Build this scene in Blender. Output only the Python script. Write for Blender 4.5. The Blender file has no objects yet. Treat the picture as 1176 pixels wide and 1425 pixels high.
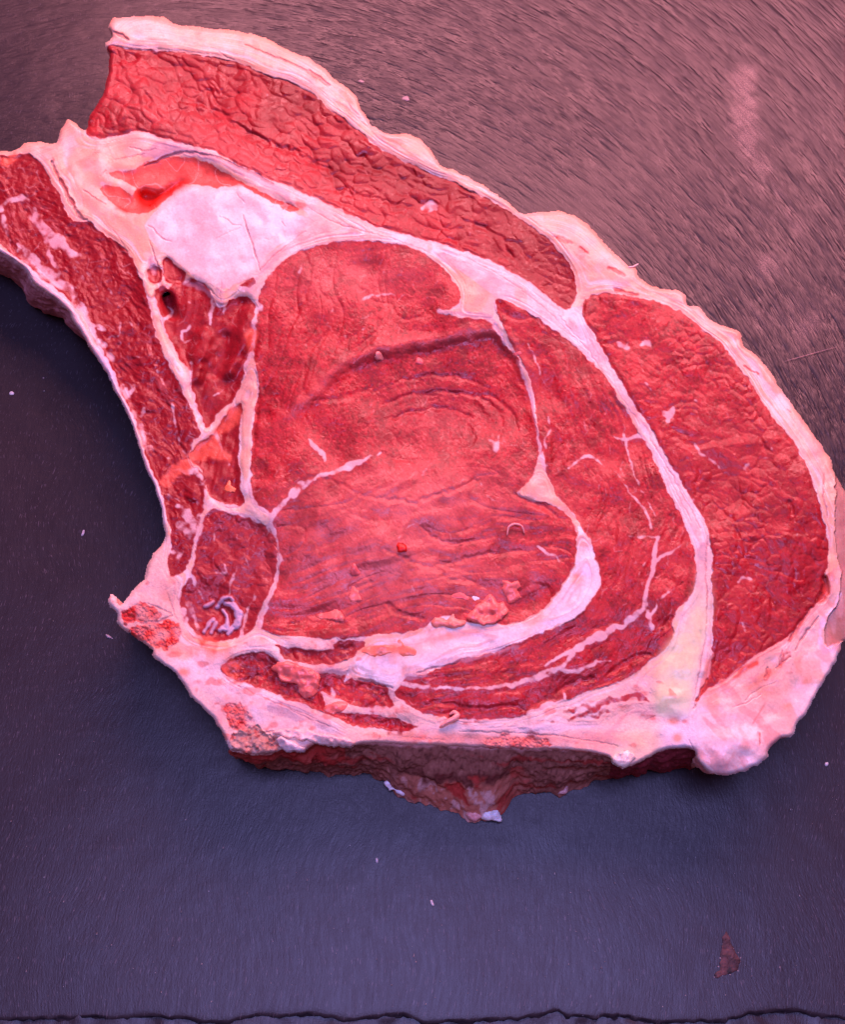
import bpy, math, random
import numpy as np
random.seed(7); RNG = np.random.default_rng(7)
# ---------------------------------------------------------------- camera, world, lamps, exposure
S = 0.0003                       # metres per pixel-unit; all tracing below is in these units
FPX, TILT, DIST = 1600.0, math.radians(25), 1600.0
UC, VC = 588.0, 712.5
sc = bpy.context.scene
COL = sc.collection
cam_d = bpy.data.cameras.new('camera'); cam = bpy.data.objects.new('camera', cam_d); COL.objects.link(cam)
cam_d.sensor_fit = 'VERTICAL'; cam_d.sensor_height = 36.0; cam_d.lens = 36.0*FPX/1425.0
cam_d.clip_start = 0.01; cam_d.clip_end = 50
cam.location = (0, -DIST*S*math.sin(TILT), DIST*S*math.cos(TILT)); cam.rotation_euler = (TILT, 0, 0)
sc.camera = cam
w = bpy.data.worlds.new('World'); sc.world = w; w.use_nodes = True
bg = w.node_tree.nodes['Background']; bg.inputs[0].default_value = (0.92, 0.27, 0.38, 1); bg.inputs[1].default_value = 0.15
sc.view_settings.view_transform = 'Standard'; sc.view_settings.look = 'None'
sc.view_settings.exposure = 0.12; sc.view_settings.gamma = 1.0

def area(name, az, el, dist, size, power, color, target=(0, 0, 0)):
    """lamp seen from the board at azimuth az (0 = away from camera, + = right) and elevation el, degrees"""
    a, e = math.radians(az), math.radians(el)
    d = np.array([math.sin(a)*math.cos(e), math.cos(a)*math.cos(e), math.sin(e)])
    ld = bpy.data.lights.new(name, 'AREA'); ld.shape = 'RECTANGLE'; ld.size = size[0]; ld.size_y = size[1]
    ld.energy = power; ld.color = color
    o = bpy.data.objects.new(name, ld); COL.objects.link(o)
    o.location = tuple(np.array(target)*S + d*dist)
    from mathutils import Vector
    o.rotation_euler = Vector(-d).to_track_quat('-Z', 'Y').to_euler()
    return o
area('counter_lamp', 14, 38, 1.0, (1.15, 0.45), 22.0, (1.0, 0.345, 0.405))
area('ceiling_lamp', 0, 89.5, 1.5, (0.9, 0.55), 17.5, (0.40, 0.38, 1.0), (0, -520, 0))

# ---------------------------------------------------------------- numeric helpers
def rays(u, v):
    ct, st = math.cos(TILT), math.sin(TILT)
    a = VC - v
    return (u-UC), FPX*st + a*ct, -FPX*ct + a*st
CY, CZ = -DIST*math.sin(TILT), DIST*math.cos(TILT)
def onz(u, v, z):
    """point of the viewing ray through picture point (u,v) at height z (all in px units)"""
    dx, dy, dz = rays(np.asarray(u, float), np.asarray(v, float))
    t = (np.asarray(z, float)-CZ)/dz
    return dx*t, CY+dy*t
def topix(x, y, z):
    ct, st = math.cos(TILT), math.sin(TILT)
    rx, ry, rz = x, y-CY, z-CZ
    dep = ry*st - rz*ct; up = ry*ct + rz*st
    return UC + FPX*rx/dep, VC - FPX*up/dep

_T = RNG.standard_normal((512, 512))
def _lk(u, v, T=None):
    T = _T if T is None else T
    iu = np.floor(u).astype(np.int64); iv = np.floor(v).astype(np.int64)
    fu = u-iu; fv = v-iv; fu = fu*fu*(3-2*fu); fv = fv*fv*(3-2*fv)
    a = T[iv & 511, iu & 511]; b = T[iv & 511, (iu+1) & 511]
    c = T[(iv+1) & 511, iu & 511]; d = T[(iv+1) & 511, (iu+1) & 511]
    return (a*(1-fu)+b*fu)*(1-fv) + (c*(1-fu)+d*fu)*fv
def noise(u, v, scale, oct=3, off=0.0, gain=.5):
    u = np.asarray(u, float); v = np.asarray(v, float)
    r = 0; a = 1.0; f = 1.0/scale; n = 0
    for k in range(oct):
        r = r + a*_lk(u*f+off+17.3*k, v*f+2*off+9.1*k); n += a*a; a *= gain; f *= 2.03
    return r/math.sqrt(n)
def ridged(u, v, scale, oct=2, off=0.0, sharp=6.0):
    """1 on thin lines, 0 elsewhere"""
    return np.exp(-np.abs(noise(u, v, scale, oct, off))*sharp)
def voronoi(u, v, seed=0):
    rng = np.random.default_rng(seed)
    J = rng.random((128, 128, 2)); ID = rng.random((128, 128))
    iu = np.floor(u).astype(np.int64); iv = np.floor(v).astype(np.int64)
    f1 = np.full(u.shape, 9.); f2 = np.full(u.shape, 9.); idm = np.zeros(u.shape)
    for a in (-1, 0, 1):
        for b in (-1, 0, 1):
            ju = J[(iv+b) & 127, (iu+a) & 127, 0]; jv = J[(iv+b) & 127, (iu+a) & 127, 1]
            d = np.hypot(iu+a+ju-u, iv+b+jv-v)
            m = d < f1
            f2 = np.where(m, f1, np.minimum(f2, d)); idm = np.where(m, ID[(iv+b) & 127, (iu+a) & 127], idm)
            f1 = np.where(m, d, f1)
    return f1, f2, idm
def sst(x, a, b):
    t = np.clip((x-a)/(b-a), 0, 1); return t*t*(3-2*t)
def cr(pts, closed=False, step=1.5, wid=None):
    """Catmull-Rom through the traced points"""
    P = np.array([p[:2] for p in pts], float); n = len(P)
    Wd = None if wid is None else np.array(wid, float)
    out = []; ow = []
    for i in range(n if closed else n-1):
        if closed: p0, p1, p2, p3 = P[(i-1) % n], P[i], P[(i+1) % n], P[(i+2) % n]
        else: p0, p1, p2, p3 = P[max(i-1, 0)], P[i], P[i+1], P[min(i+2, n-1)]
        L = np.hypot(*(p2-p1)); k = max(2, int(L/step)); t = (np.arange(k)/k)[:, None]
        q = .5*((2*p1)+(-p0+p2)*t+(2*p0-5*p1+4*p2-p3)*t**2+(-p0+3*p1-3*p2+p3)*t**3)
        q = .65*q + .35*(p1*(1-t)+p2*t)
        out.append(q)
        if Wd is not None: ow.append(Wd[i]*(1-t[:, 0]) + Wd[(i+1) % n]*t[:, 0])
    if not closed:
        out.append(P[-1:])
        if Wd is not None: ow.append(Wd[-1:])
    q = np.concatenate(out)
    return q if Wd is None else (q, np.concatenate(ow))
def warp(q, amp=1.3):
    return np.stack([q[:, 0]+amp*noise(q[:, 0], q[:, 1], 9, 3, 3.3, .6), q[:, 1]+amp*noise(q[:, 0], q[:, 1], 9, 3, 71.7, .6)], 1)

OX, OY, GW, GH = -60, 5, 1275, 1155          # working canvas (px)
def fill(pts, smooth=True, amp=1.3, ox=OX, oy=OY, gw=GW, gh=GH, k=1.0):
    """antialiased polygon mask; k = cells per px"""
    q = cr(pts, True) if smooth else np.array(pts, float)
    if amp: q = warp(q, amp)
    x = (q[:, 0]-ox)*k; y = (q[:, 1]-oy)*k
    x2 = np.roll(x, -1); y2 = np.roll(y, -1)
    M = np.zeros((gh, gw), np.float32)
    r0 = max(0, int(y.min())-1); r1 = min(gh, int(y.max())+2)
    for r in range(r0, r1):
        for sy in (.0, .5):
            yy = r-.25+sy
            c = (y <= yy) != (y2 <= yy)
            if not c.any(): continue
            xs = np.sort(x[c]+(yy-y[c])*(x2[c]-x[c])/(y2[c]-y[c]))
            for a, b in zip(xs[0::2], xs[1::2]):
                ia = int(math.ceil(a)); ib = int(math.floor(b))
                if ib < 0 or ia >= gw: continue
                M[r, max(ia, 0):min(ib+1, gw)] += .5
    return np.clip(M, 0, 1)
def stamp(M, pts, widths, soft=1.2, amp=1.0, val=1.0, mode='max'):
    """soft stroke of varying width"""
    if not hasattr(widths, '__len__'): widths = [widths]*len(pts)
    if len(widths) != len(pts): widths = np.interp(np.linspace(0, 1, len(pts)), np.linspace(0, 1, len(widths)), widths)
    q, wd = cr(pts, False, 1.2, widths)
    if amp: q = warp(q, amp)
    wd = wd*(1+.28*noise(q[:, 0], q[:, 1], 7, 2, 5.5))
    for (x, y), ww in zip(q, wd):
        r = max(.4, ww/2); R = int(r+soft+2); cx, cy = int(round(x-OX)), int(round(y-OY))
        x0, x1, y0, y1 = max(cx-R, 0), min(cx+R+1, GW), max(cy-R, 0), min(cy+R+1, GH)
        if x0 >= x1 or y0 >= y1: continue
        d = np.hypot(np.arange(x0, x1)[None]+OX-x, np.arange(y0, y1)[:, None]+OY-y)
        m = val*np.clip((r-d)/soft+.5, 0, 1)
        M[y0:y1, x0:x1] = np.maximum(M[y0:y1, x0:x1], m)
    return M
def strokes(L, soft=1.2, amp=1.0):
    M = np.zeros((GH, GW), np.float32)
    for s in L: stamp(M, s[0], s[1], soft, amp, s[2] if len(s) > 2 else 1.0)
    return M
def blur(A, r):
    A = A.astype(np.float64)
    for _ in range(3):
        for ax in (0, 1):
            k = max(1, int(round(r)))
            P = np.pad(A, [(k+1, k) if a == ax else (0, 0) for a in (0, 1)], mode='edge')
            c = np.cumsum(P, ax); n = A.shape[ax]
            A = (np.take(c, np.arange(2*k+1, 2*k+1+n), ax) - np.take(c, np.arange(0, n), ax))/(2*k+1)
    return A.astype(np.float32)
def L(r, g, b):                                   # sRGB 0-255 -> linear
    c = np.array([r, g, b], float)/255
    return np.where(c <= .04045, c/12.92, ((c+.055)/1.055)**2.4)

# ---------------------------------------------------------------- traced shapes of the cut face
OUTLINE = [(152,31),(160,24),(175,22),(215,22),(232,26),(242,33),(270,36),(300,40),(340,43),(365,50),(385,60),(402,70),
 (430,80),(452,95),(465,108),(493,130),(503,152),(517,172),(530,182),(545,187),(565,185),(585,193),(600,210),(612,228),
 (640,240),(670,255),(700,275),(728,297),(750,295),(778,293),(800,300),(820,312),(835,330),(850,345),(868,362),(876,370),(884,369),
 (886,374),(893,388),(915,401),(940,402),(955,410),(958,425),(976,427),(983,440),(1000,450),(1030,462),(1035,482),(1050,490),
 (1068,510),(1085,535),(1110,570),(1135,605),(1155,635),(1163,660),(1172,676),(1186,700),(1198,740),(1202,790),
 (1198,840),(1190,870),(1180,890),(1173,894),(1171,906),(1165,920),(1150,945),(1140,960),
 (1128,985),(1110,1010),(1107,1018),(1100,1027),(1088,1028),(1070,1044),(1071,1052),(1060,1063),(1035,1075),(1010,1080),
 (985,1075),(970,1060),(967,1045),(955,1041),(935,1042),(915,1048),(900,1058),(880,1066),(866,1070),(855,1064),(848,1055),
 (835,1050),(800,1046),(760,1044),(700,1043),(650,1041),(600,1039),(560,1037),(530,1035),(500,1036),(467,1040),(440,1034),(424,1046),(408,1046),
 (395,1043),(375,1050),(352,1052),(335,1050),(322,1046),(317,1040),(308,1018),(290,995),(270,975),(255,955),(245,940),(235,930),(216,918),(212,905),(200,897),
 (185,885),(167,874),(161,862),(162,853),(152,846),(149,838),(148,833),(155,824),(160,830),(167,842),(178,830),(187,815),(198,805),
 (203,790),(213,770),(229,750),(227,735),(224,712),(218,690),(211,670),(200,648),(192,622),(186,600),(178,582),(168,562),(158,545),(150,525),(138,505),
 (124,485),(113,465),(101,448),(88,427),(68,411),(45,396),(38,380),(20,364),(0,352),(-42,330),(-50,300),(-48,250),(-42,216),(0,210),(20,208),(35,198),(50,196),(78,197),
 (82,182),(95,166),(103,170),(110,176),(118,181),(121,176),(122,165),(130,150),(140,135),(147,112),(150,95),(152,75),(147,66),(145,58),(152,54),(156,47),(151,38)]
M_TOP = [(151,62),(175,67),(215,70),(260,74),(310,82),(345,92),(375,105),(400,112),(440,135),(470,160),(500,182),(525,204),(560,222),(600,242),
 (640,257),(680,277),(710,295),(740,315),(770,340),(790,365),(800,385),(802,405),(797,425),(788,432),(765,415),(733,391),(689,366),(638,347),
 (570,328),(512,310),(468,289),(400,258),(380,252),(350,238),(330,227),(300,212),(270,203),(225,193),(200,184),(185,183),(165,188),(145,193),(124,190),(119,180),(122,160),(140,133),(149,100)]
M_RIGHT = [(812,421),(825,412),(850,408),(880,412),(910,420),(940,430),(965,445),(985,463),(1005,478),(1020,500),(1040,525),(1060,555),(1080,585),
 (1102,612),(1122,645),(1135,680),(1143,710),(1150,740),(1154,765),(1152,790),(1147,806),(1151,825),(1141,838),(1125,850),(1113,870),(1092,890),
 (1070,903),(1050,915),(1030,930),(1005,945),(985,960),(966,985),(976,962),(988,938),(992,900),(992,850),(991,800),(991,765),(985,737),(975,715),
 (960,690),(945,665),(930,640),(917,615),(910,600),(895,580),(880,560),(865,530),(850,505),(835,480),(820,455),(812,437)]
EYE = [(350,480),(356,450),(358,425),(366,398),(378,378),(395,362),(420,348),(450,340),(490,335),(525,335),(560,341),(590,352),(612,368),(630,388),
 (640,405),(641,422),(632,431),(612,434),(645,441),(680,445),(693,462),(702,480),(722,500),(733,530),(741,560),(747,590),(750,620),(748,645),(738,668),
 (722,685),(735,694),(760,700),(780,708),(795,722),(803,740),(802,765),(798,788),(785,812),(765,838),(745,855),(725,865),(700,870),(660,868),(620,868),(600,872),
 (560,881),(520,884),(480,887),(440,888),(400,884),(372,880),(358,871),(365,855),(378,825),(388,790),(388,775),(378,750),(373,732),(375,720),(352,702),
 (347,680),(350,640),(351,600),(354,570),(359,545),(356,520)]
CAP = [(690,418),(700,416),(735,435),(775,462),(815,495),(840,520),(858,548),(872,572),(884,592),(892,607),(905,625),(915,650),(928,680),(945,710),
 (958,742),(966,765),(969,790),(967,815),(960,832),(945,846),(936,868),(938,880),(929,898),(922,908),(905,916),(893,930),(870,946),(850,953),(815,964),
 (780,976),(760,986),(730,995),(700,1000),(650,1002),(600,995),(570,985),(552,970),(546,958),(560,946),(580,937),(600,930),(630,920),(670,912),
 (690,905),(720,895),(750,882),(780,871),(803,858),(822,838),(836,815),(834,790),(829,770),(818,750),(806,728),(790,706),(775,690),(762,660),(752,640),
 (750,600),(745,560),(738,530),(728,505),(712,480),(700,450),(690,436)]
LOWA = [(305,932),(318,918),(345,910),(372,908),(388,920),(400,932),(450,936),(488,930),(492,945),(510,948),(540,955),(548,970),(546,985),(520,990),(495,984),(470,972),(450,968),(455,985),(480,992),
 (520,995),(560,1003),(582,1010),(560,1019),(530,1014),(500,1012),(470,1000),(440,988),(415,978),(385,968),(355,955),(325,945)]
LOWB = [(382,897),(400,902),(440,904),(462,902),(466,894),(480,890),(503,891),(508,899),(495,913),(470,922),(440,926),(410,920),(392,912)]
SIDE = [(268,790),(272,760),(276,738),(285,718),(300,707),(330,713),(358,722),(372,735),(380,755),(387,778),(385,800),(375,825),(362,850),(355,870),(342,884),
 (315,891),(290,893),(270,888),(258,872),(250,845),(252,822),(262,805)]
RIB = [(-60,224),(10,216),(43,217),(58,230),(70,250),(85,278),(95,300),(110,312),(122,308),(140,322),(160,335),(174,346),(186,366),(193,385),(201,402),(208,425),(214,455),
 (222,480),(232,505),(245,528),(255,548),(267,572),(275,590),(280,602),(268,618),(262,635),(268,650),(283,660),(287,690),(285,705),(276,730),(270,760),(262,785),(250,800),(238,802),(233,780),(238,760),(236,735),
 (228,705),(221,680),(212,658),(202,635),(196,610),(187,590),(177,570),(166,545),(152,515),(141,490),(128,470),(115,440),(98,420),(72,402),(50,388),(25,362),(0,340),(-60,322)]
POCKET = [(213,408),(222,398),(232,402),(250,392),(262,388),(280,392),(292,402),(298,416),(306,428),(318,418),(335,412),(350,416),(357,430),(355,460),(352,488),(345,505),(334,540),(322,560),(302,575),
 (290,595),(282,590),(270,560),(263,540),(263,515),(252,503),(240,480),(228,460),(223,440),(213,425)]
POCK2 = [(228,360),(236,358),(246,370),(257,376),(255,392),(240,396),(228,390)]
POCK3 = [(205,376),(216,370),(224,376),(225,390),(214,396),(206,388)]
POCK4 = [(298,602),(306,585),(335,560),(335,600),(333,640),(336,680),(339,700),(322,706),(300,697),(288,682),(281,655),(262,638),(272,622),(290,606)]
SLIT = [(331,400),(340,392),(351,386),(352,394),(343,402),(333,406)]
T1 = [(152,240),(172,238),(185,236),(203,226),(230,219),(262,219),(292,228),(322,245),(360,265),(400,285),(416,290),(405,296),(370,276),(330,258),(300,262),
 (280,256),(250,257),(238,272),(222,285),(206,296),(188,297),(165,290),(150,277),(138,262),(150,257),(170,262),(182,270),(190,262),(175,252),(158,248)]
HOLE = [(192,268),(200,266),(222,269),(238,260),(262,251),(252,262),(228,274),(214,284),(203,289),(193,280)]
KERNEL = [(202,312),(214,296),(232,276),(252,260),(278,257),(318,259),(345,262),(380,280),(410,296),(440,308),(420,322),(392,338),(368,358),(358,378),(335,392),(312,402),(296,398),
 (272,388),(258,374),(240,360),(222,350),(208,332)]
TENDON = [(975,760),(984,775),(988,810),(987,850),(982,885),(970,925),(964,960),(958,995),(936,1002),(915,992),(912,965),(918,925),(932,897),(952,870),(964,842),(970,805)]
ARCH = [(806,732),(816,742),(826,760),(831,780),(837,806),(831,826),(817,842),(801,859),(771,873),(741,886),(716,896),(690,906),(660,913),(630,921),(610,930),
 (590,939),(566,942),(555,956),(548,962),(535,953),(515,946),(498,938),(488,944),(478,950),(486,925),(500,905),(520,894),(555,890),(585,880),(600,866),(625,856),(650,868),(690,870),(720,870),
 (745,858),(766,842),(785,814),(800,790),(803,765),(804,745)]
SEAM = [(330,215),(400,250),(512,302),(638,338),(733,382),(790,425),(815,430),(850,500),(900,580),(950,665),(990,740),(995,900),(970,990),(930,1000),(935,900),(965,780),(900,620),(840,520),(700,420),(600,355),(450,342),(380,380),(350,420),(345,380),(430,300),(330,245)]
TAIL = [(965,1000),(995,905),(1150,800),(1200,780),(1200,1090),(950,1090)]
SKIN = [(1163,660),(1164,690),(1162,720),(1164,760),(1169,790),(1171,815),(1166,840),(1154,855),(1149,872),(1149,893),(1153,903),(1162,899),(1173,892),(1195,900),(1230,850),(1230,700),(1185,665)]
CHINE = [(140,740),(235,745),(262,880),(300,905),(360,890),(480,890),(560,950),(600,1000),(740,990),(900,940),(960,990),(966,1050),(850,1090),(300,1090),(130,880)]

inside = fill(OUTLINE, True, .9)
V, U = np.mgrid[0:GH, 0:GW].astype(np.float64); U += OX; V += OY
m = {}
for nm, pl in dict(top=M_TOP, right=M_RIGHT, eye=EYE, cap=CAP, lowa=LOWA, lowb=LOWB, side=SIDE, rib=RIB, pocket=POCKET, pock2=POCK2, pock3=POCK3, pock4=POCK4,
                   slit=SLIT, t1=T1, hole=HOLE, kernel=KERNEL, tendon=TENDON, arch=ARCH, skin=SKIN).items():
    m[nm] = fill(pl)
for nm, pl in dict(seam=SEAM, tail=TAIL, chine=CHINE).items(): m[nm] = fill(pl, amp=0)
pock = np.clip(m['pocket']+m['pock2']+m['pock3']+m['pock4']+m['slit'], 0, 1)
low = np.clip(m['lowa']+m['lowb'], 0, 1)
meat = np.clip(m['top']+m['right']+m['eye']+m['cap']+low+m['side']+m['rib']+pock, 0, 1)
meat = meat*(1-m['arch'])*(1-m['tendon'])

# fat threads that run through the meat: (points, widths, strength)
FATLINES = [
 ([(372,724),(390,705),(405,690),(420,675),(440,665),(470,655),(490,648),(505,640),(530,630)], [9,7,9,10,5,7,9,5,1.5]),
 ([(140,392),(165,420),(185,455),(205,490),(225,530),(240,570),(248,610),(262,640)], [3,3,3,3,4,3,3,3], .62),
 ([(180,335),(196,372),(206,400),(212,425),(221,445),(229,470),(235,490),(245,510),(256,530),(264,552),(272,572),(281,594),(288,601)], [9,9,9,10,10,7,8,14,14,10,7,8,2]),
 ([(357,430),(354,460),(351,490),(346,510),(351,530),(347,560),(341,600),(340,640),(343,680),(350,705)], [6,4,5,13,20,15,12,11,13,18]),
 ([(285,688),(300,702),(330,710),(360,715),(376,722)], [5,8,12,19,10]),
 ([(375,725),(383,745),(390,775),(385,800),(376,830),(366,850),(360,872)], [7,4,5,5,6,6,9]),
 ([(612,433),(650,438),(680,440),(693,460),(702,478)], [4,7,8,7,4]),
 ([(722,503),(733,535),(742,565),(748,595),(752,630),(754,655)], [3,3.5,3,3,4,9]),
 ([(766,694),(785,708),(800,720),(804,738)], [5,7,6,8]),
 ([(735,478),(745,500),(755,525),(766,547)], [2,3,2.5,1.5], .85), ([(762,580),(766,598),(758,613),(760,625)], [2,4,3,2], .85),
 ([(792,652),(810,638),(825,635),(838,647)], [4,3,4,2], .9), ([(778,603),(788,610),(796,622)], [2,1.5,1], .7),
 ([(868,605),(875,630),(880,652),(890,675),(900,695),(914,722)], [4,3,2.5,3,2.5,2], .85), ([(856,655),(880,690),(898,712),(910,742)], [2,3,4,2], .85),
 ([(896,604),(878,608),(866,612),(852,606)], [10,5,4,2], .9), ([(870,640),(864,652),(872,668)], [2,2,1.5], .6),
 ([(917,748),(912,765),(910,785),(905,805),(898,825),(896,845),(886,855),(875,863),(870,872),(855,873),(840,883),(820,891),(800,905),(780,913),(758,927)], [3,6,6,5,7,7,9,8,5,8,10,11,6,4,2]),
 ([(912,780),(925,772),(938,768),(952,757)], [5,5,3,1.5], .9), ([(904,856),(911,849),(915,835),(925,829),(932,826)], [5,4,3,4,2], .95),
 ([(901,850),(905,868),(910,874)], [6,5,4], .95), ([(876,746),(895,747),(918,748)], [1.5,3,3], .8), ([(902,770),(896,785),(890,800)], [1,2.5,1.5], .7),
 ([(560,951),(590,957),(640,958),(700,955),(740,945),(770,930),(800,935),(830,922),(850,920)], [5,6,5,5,7,4,7,4,2], .9),
 ([(800,905),(785,925),(760,940),(740,947)], [6,5,5,6], .9), ([(770,930),(800,915),(830,905)], [3,2,1], .6),
 ([(755,983),(780,978),(800,975),(820,966),(850,960),(880,950),(905,940)], [6,8,7,9,8,10,14], .95),
 ([(785,965),(792,980),(815,970),(838,962)], [3,4,3,4], .8), ([(540,955),(552,975),(568,990),(590,1006),(630,1015),(700,1012),(760,1010)], [6,9,14,16,14,10,10]),
 ([(480,990),(520,985),(550,988)], [3,5,8], .8), ([(640,1002),(700,1004),(740,1000),(735,990),(760,985)], [2,4,4,3,4], .8),
 ([(430,610),(437,622),(450,632),(452,642)], [2,7,8,3], .95), ([(438,628),(430,634)], [4,2], .8),
 ([(688,625),(695,612),(690,602)], [8,4,2], .8), ([(680,612),(700,618),(730,622)], [3,4,2], .6),
 ([(502,420),(515,412),(530,410),(550,409)], [5,4,3,2], .8), ([(548,422),(560,412),(570,410)], [2,3,2], .7), ([(505,460),(515,452),(522,445)], [3,2,1.5], .6),
 ([(452,465),(455,450),(462,430),(466,418)], [2,5,5,2], .4), ([(416,380),(420,373)], [5,3], .6), ([(545,325),(560,318)], [1,1], .1),
 ([(590,290),(600,285),(606,290),(594,295)], [6,8,6,3], .85), ([(668,670),(672,682),(682,693),(695,700)], [2,3,2.5,2], .6),
 ([(555,748),(562,738),(580,727)], [1.5,3,2.5], .7), ([(570,800),(572,810),(577,822)], [3,3,2], .6), ([(748,760),(760,768),(775,775),(782,790)], [3,5,3,2], .75),
 ([(512,745),(520,752),(527,760)], [1,2,1], .6), ([(470,760),(485,765)], [1.5,1.5], .5), ([(475,735),(488,742)], [1,1.5], .5), ([(466,770),(468,785)], [1.5,1.2], .5),
 ([(660,778),(660,793)], [3,2], .5), ([(760,815),(770,800)], [2,2], .3), ([(588,660),(594,652),(605,643)], [4,3,2], .4),
 ([(860,478),(872,484),(876,478)], [4,11,7], .95), ([(892,480),(902,476),(908,485)], [4,9,4], .7), ([(924,575),(932,578),(938,568)], [4,10,5], .9), ([(930,585),(934,575)], [6,6], .8),
 ([(898,532),(908,545),(916,560)], [3,3,2], .5), ([(968,557),(978,560),(984,556)], [3,4,2], .6), ([(968,618),(976,632),(988,640),(1002,652)], [4,4,5,4], .7), ([(1036,655),(1042,645)], [6,4], .5), ([(1062,640),(1072,636)], [4,3], .5),
 ([(1028,810),(1035,803),(1048,806)], [4,6,3], .6), ([(1034,868),(1038,878),(1040,860)], [4,4,2], .5), ([(1042,690),(1048,704)], [3,2], .5),
 # rib strip membrane and gristle
 ([(0,292),(12,278),(28,275),(42,282),(50,300)], [8,6,8,7,8], .8), ([(45,300),(60,318),(78,335),(95,350),(112,356)], [12,14,14,10,4], .95), ([(3,300),(8,320),(14,335)], [9,6,3], .7),
 ([(18,290),(20,310)], [3,3], .5), ([(25,340),(32,350),(50,372),(70,385),(88,398),(104,415)], [8,16,18,16,14,10], .85), ([(62,330),(68,355),(80,375),(90,385)], [7,8,8,7], .8), ([(86,345),(100,365),(112,385),(106,400)], [6,6,4,3], .6),
 ([(0,232),(5,233),(12,231)], [2,2,2], .8), ([(104,420),(112,432),(120,448),(128,462)], [12,14,12,10], .8), ([(126,455),(136,452),(144,460),(136,458)], [4,5,4,3], .9),
 ([(130,470),(142,480),(148,492),(156,502)], [8,12,10,7], .7), ([(160,500),(162,490)], [5,3], .7), ([(150,430),(165,440),(166,460),(160,475)], [2,3,3,2], .6), ([(120,380),(132,395),(138,415)], [3,4,4], .55),
 ([(150,395),(158,420),(150,440)], [3,3,2], .5), ([(172,545),(180,548),(186,535)], [6,5,4], .8), ([(186,580),(196,578),(202,568)], [5,6,3], .75), ([(192,598),(205,602),(212,606)], [7,4,3], .7), ([(196,620),(212,625),(222,635),(240,638)], [9,5,4,3], .7),
 ([(170,540),(180,562),(190,585),(198,608),(206,632)], [9,8,7,7,6], .7),
 ([(232,660),(250,655),(268,656),(278,665)], [3,7,9,5], .85), ([(262,640),(272,655),(280,668),(286,690),(285,705)], [4,5,4,5,6], .9), ([(232,690),(250,695),(268,697),(282,705)], [3,4,4,4], .8),
 ([(245,705),(258,712),(266,728),(272,745)], [6,12,12,6], .8), ([(250,730),(262,740),(258,750)], [10,12,8], .7), ([(278,715),(274,745),(268,775),(262,795)], [8,6,5,6], .9),
 ([(238,770),(250,765),(245,785)], [6,8,6], .7),
 # pocket
 ([(215,450),(228,444),(236,440),(240,432),(234,428)], [6,5,5,4,3], .95), ([(252,470),(254,462),(262,458),(266,452)], [3,4,4,3], .9), ([(252,472),(258,477),(270,472)], [4,4,2], .8),
 ([(262,420),(272,424),(284,420)], [1.5,2,1.5], .7), ([(296,415),(294,432),(292,452)], [8,6,3], .85), ([(310,420),(312,440)], [5,2], .7), ([(298,400),(302,412),(306,424)], [10,12,10]),
 ([(310,410),(325,404),(345,406),(355,416),(360,430)], [8,9,10,8,7]), ([(262,388),(255,395)], [5,3], .6), ([(265,505),(266,520),(262,540)], [7,5,3], .75), ([(297,552),(308,545),(312,540)], [2,4,2], .8), ([(285,565),(292,562)], [3,3], .6),
 ([(298,602),(304,612),(310,630),(320,645)], [6,5,3,2], .6),
 # chine side muscle
 ([(298,755),(297,740),(300,730)], [3,2,1.5], .7), ([(325,745),(323,755)], [2,1.5], .5), ([(338,760),(341,775),(346,790),(340,800)], [2,3,3,2], .6), ([(308,782),(313,788),(312,798),(300,796)], [3,3,4,3], .7),
 ([(319,828),(321,812),(326,798)], [2,4,3], .75), ([(354,820),(352,835),(344,848),(340,865),(336,885)], [2,4,4,6,5], .8), ([(264,800),(272,815),(280,832)], [4,4,3], .7), ([(262,840),(270,860),(275,875)], [8,7,5], .6),
 ([(255,850),(262,875),(280,893),(300,905)], [6,6,8,10], .9), ([(372,735),(380,752)], [5,4], .6),
 # lower left
 ([(300,925),(316,912),(345,904),(372,898),(385,890)], [6,8,7,8,8]), ([(370,905),(388,912),(395,925)], [8,7,4], .9), ([(445,932),(470,936),(486,930),(500,924)], [4,8,9,5], .9),
 ([(448,965),(462,972),(475,982),(490,988)], [4,9,10,6], .85), ([(462,985),(466,970),(462,958)], [8,5,3], .7), ([(340,960),(360,965)], [2,2], .4),
]
TRI = [(756,628),(760,655),(766,690),(756,699),(735,694),(718,686),(740,676),(750,655)]
fl = strokes(FATLINES); fl = fl*np.clip(.86+.26*noise(U, V, 9, 2, 158)-.22*m['rib']*np.clip(1+noise(U, V, 14, 2, 159), 0, 1.4), .2, 1); fl = np.maximum(fl, fill(TRI))
fl = np.maximum(fl, fill([(641,400),(650,385),(672,398),(690,418),(690,434),(672,440),(640,436),(618,436),(632,428),(641,418)]))
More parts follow.
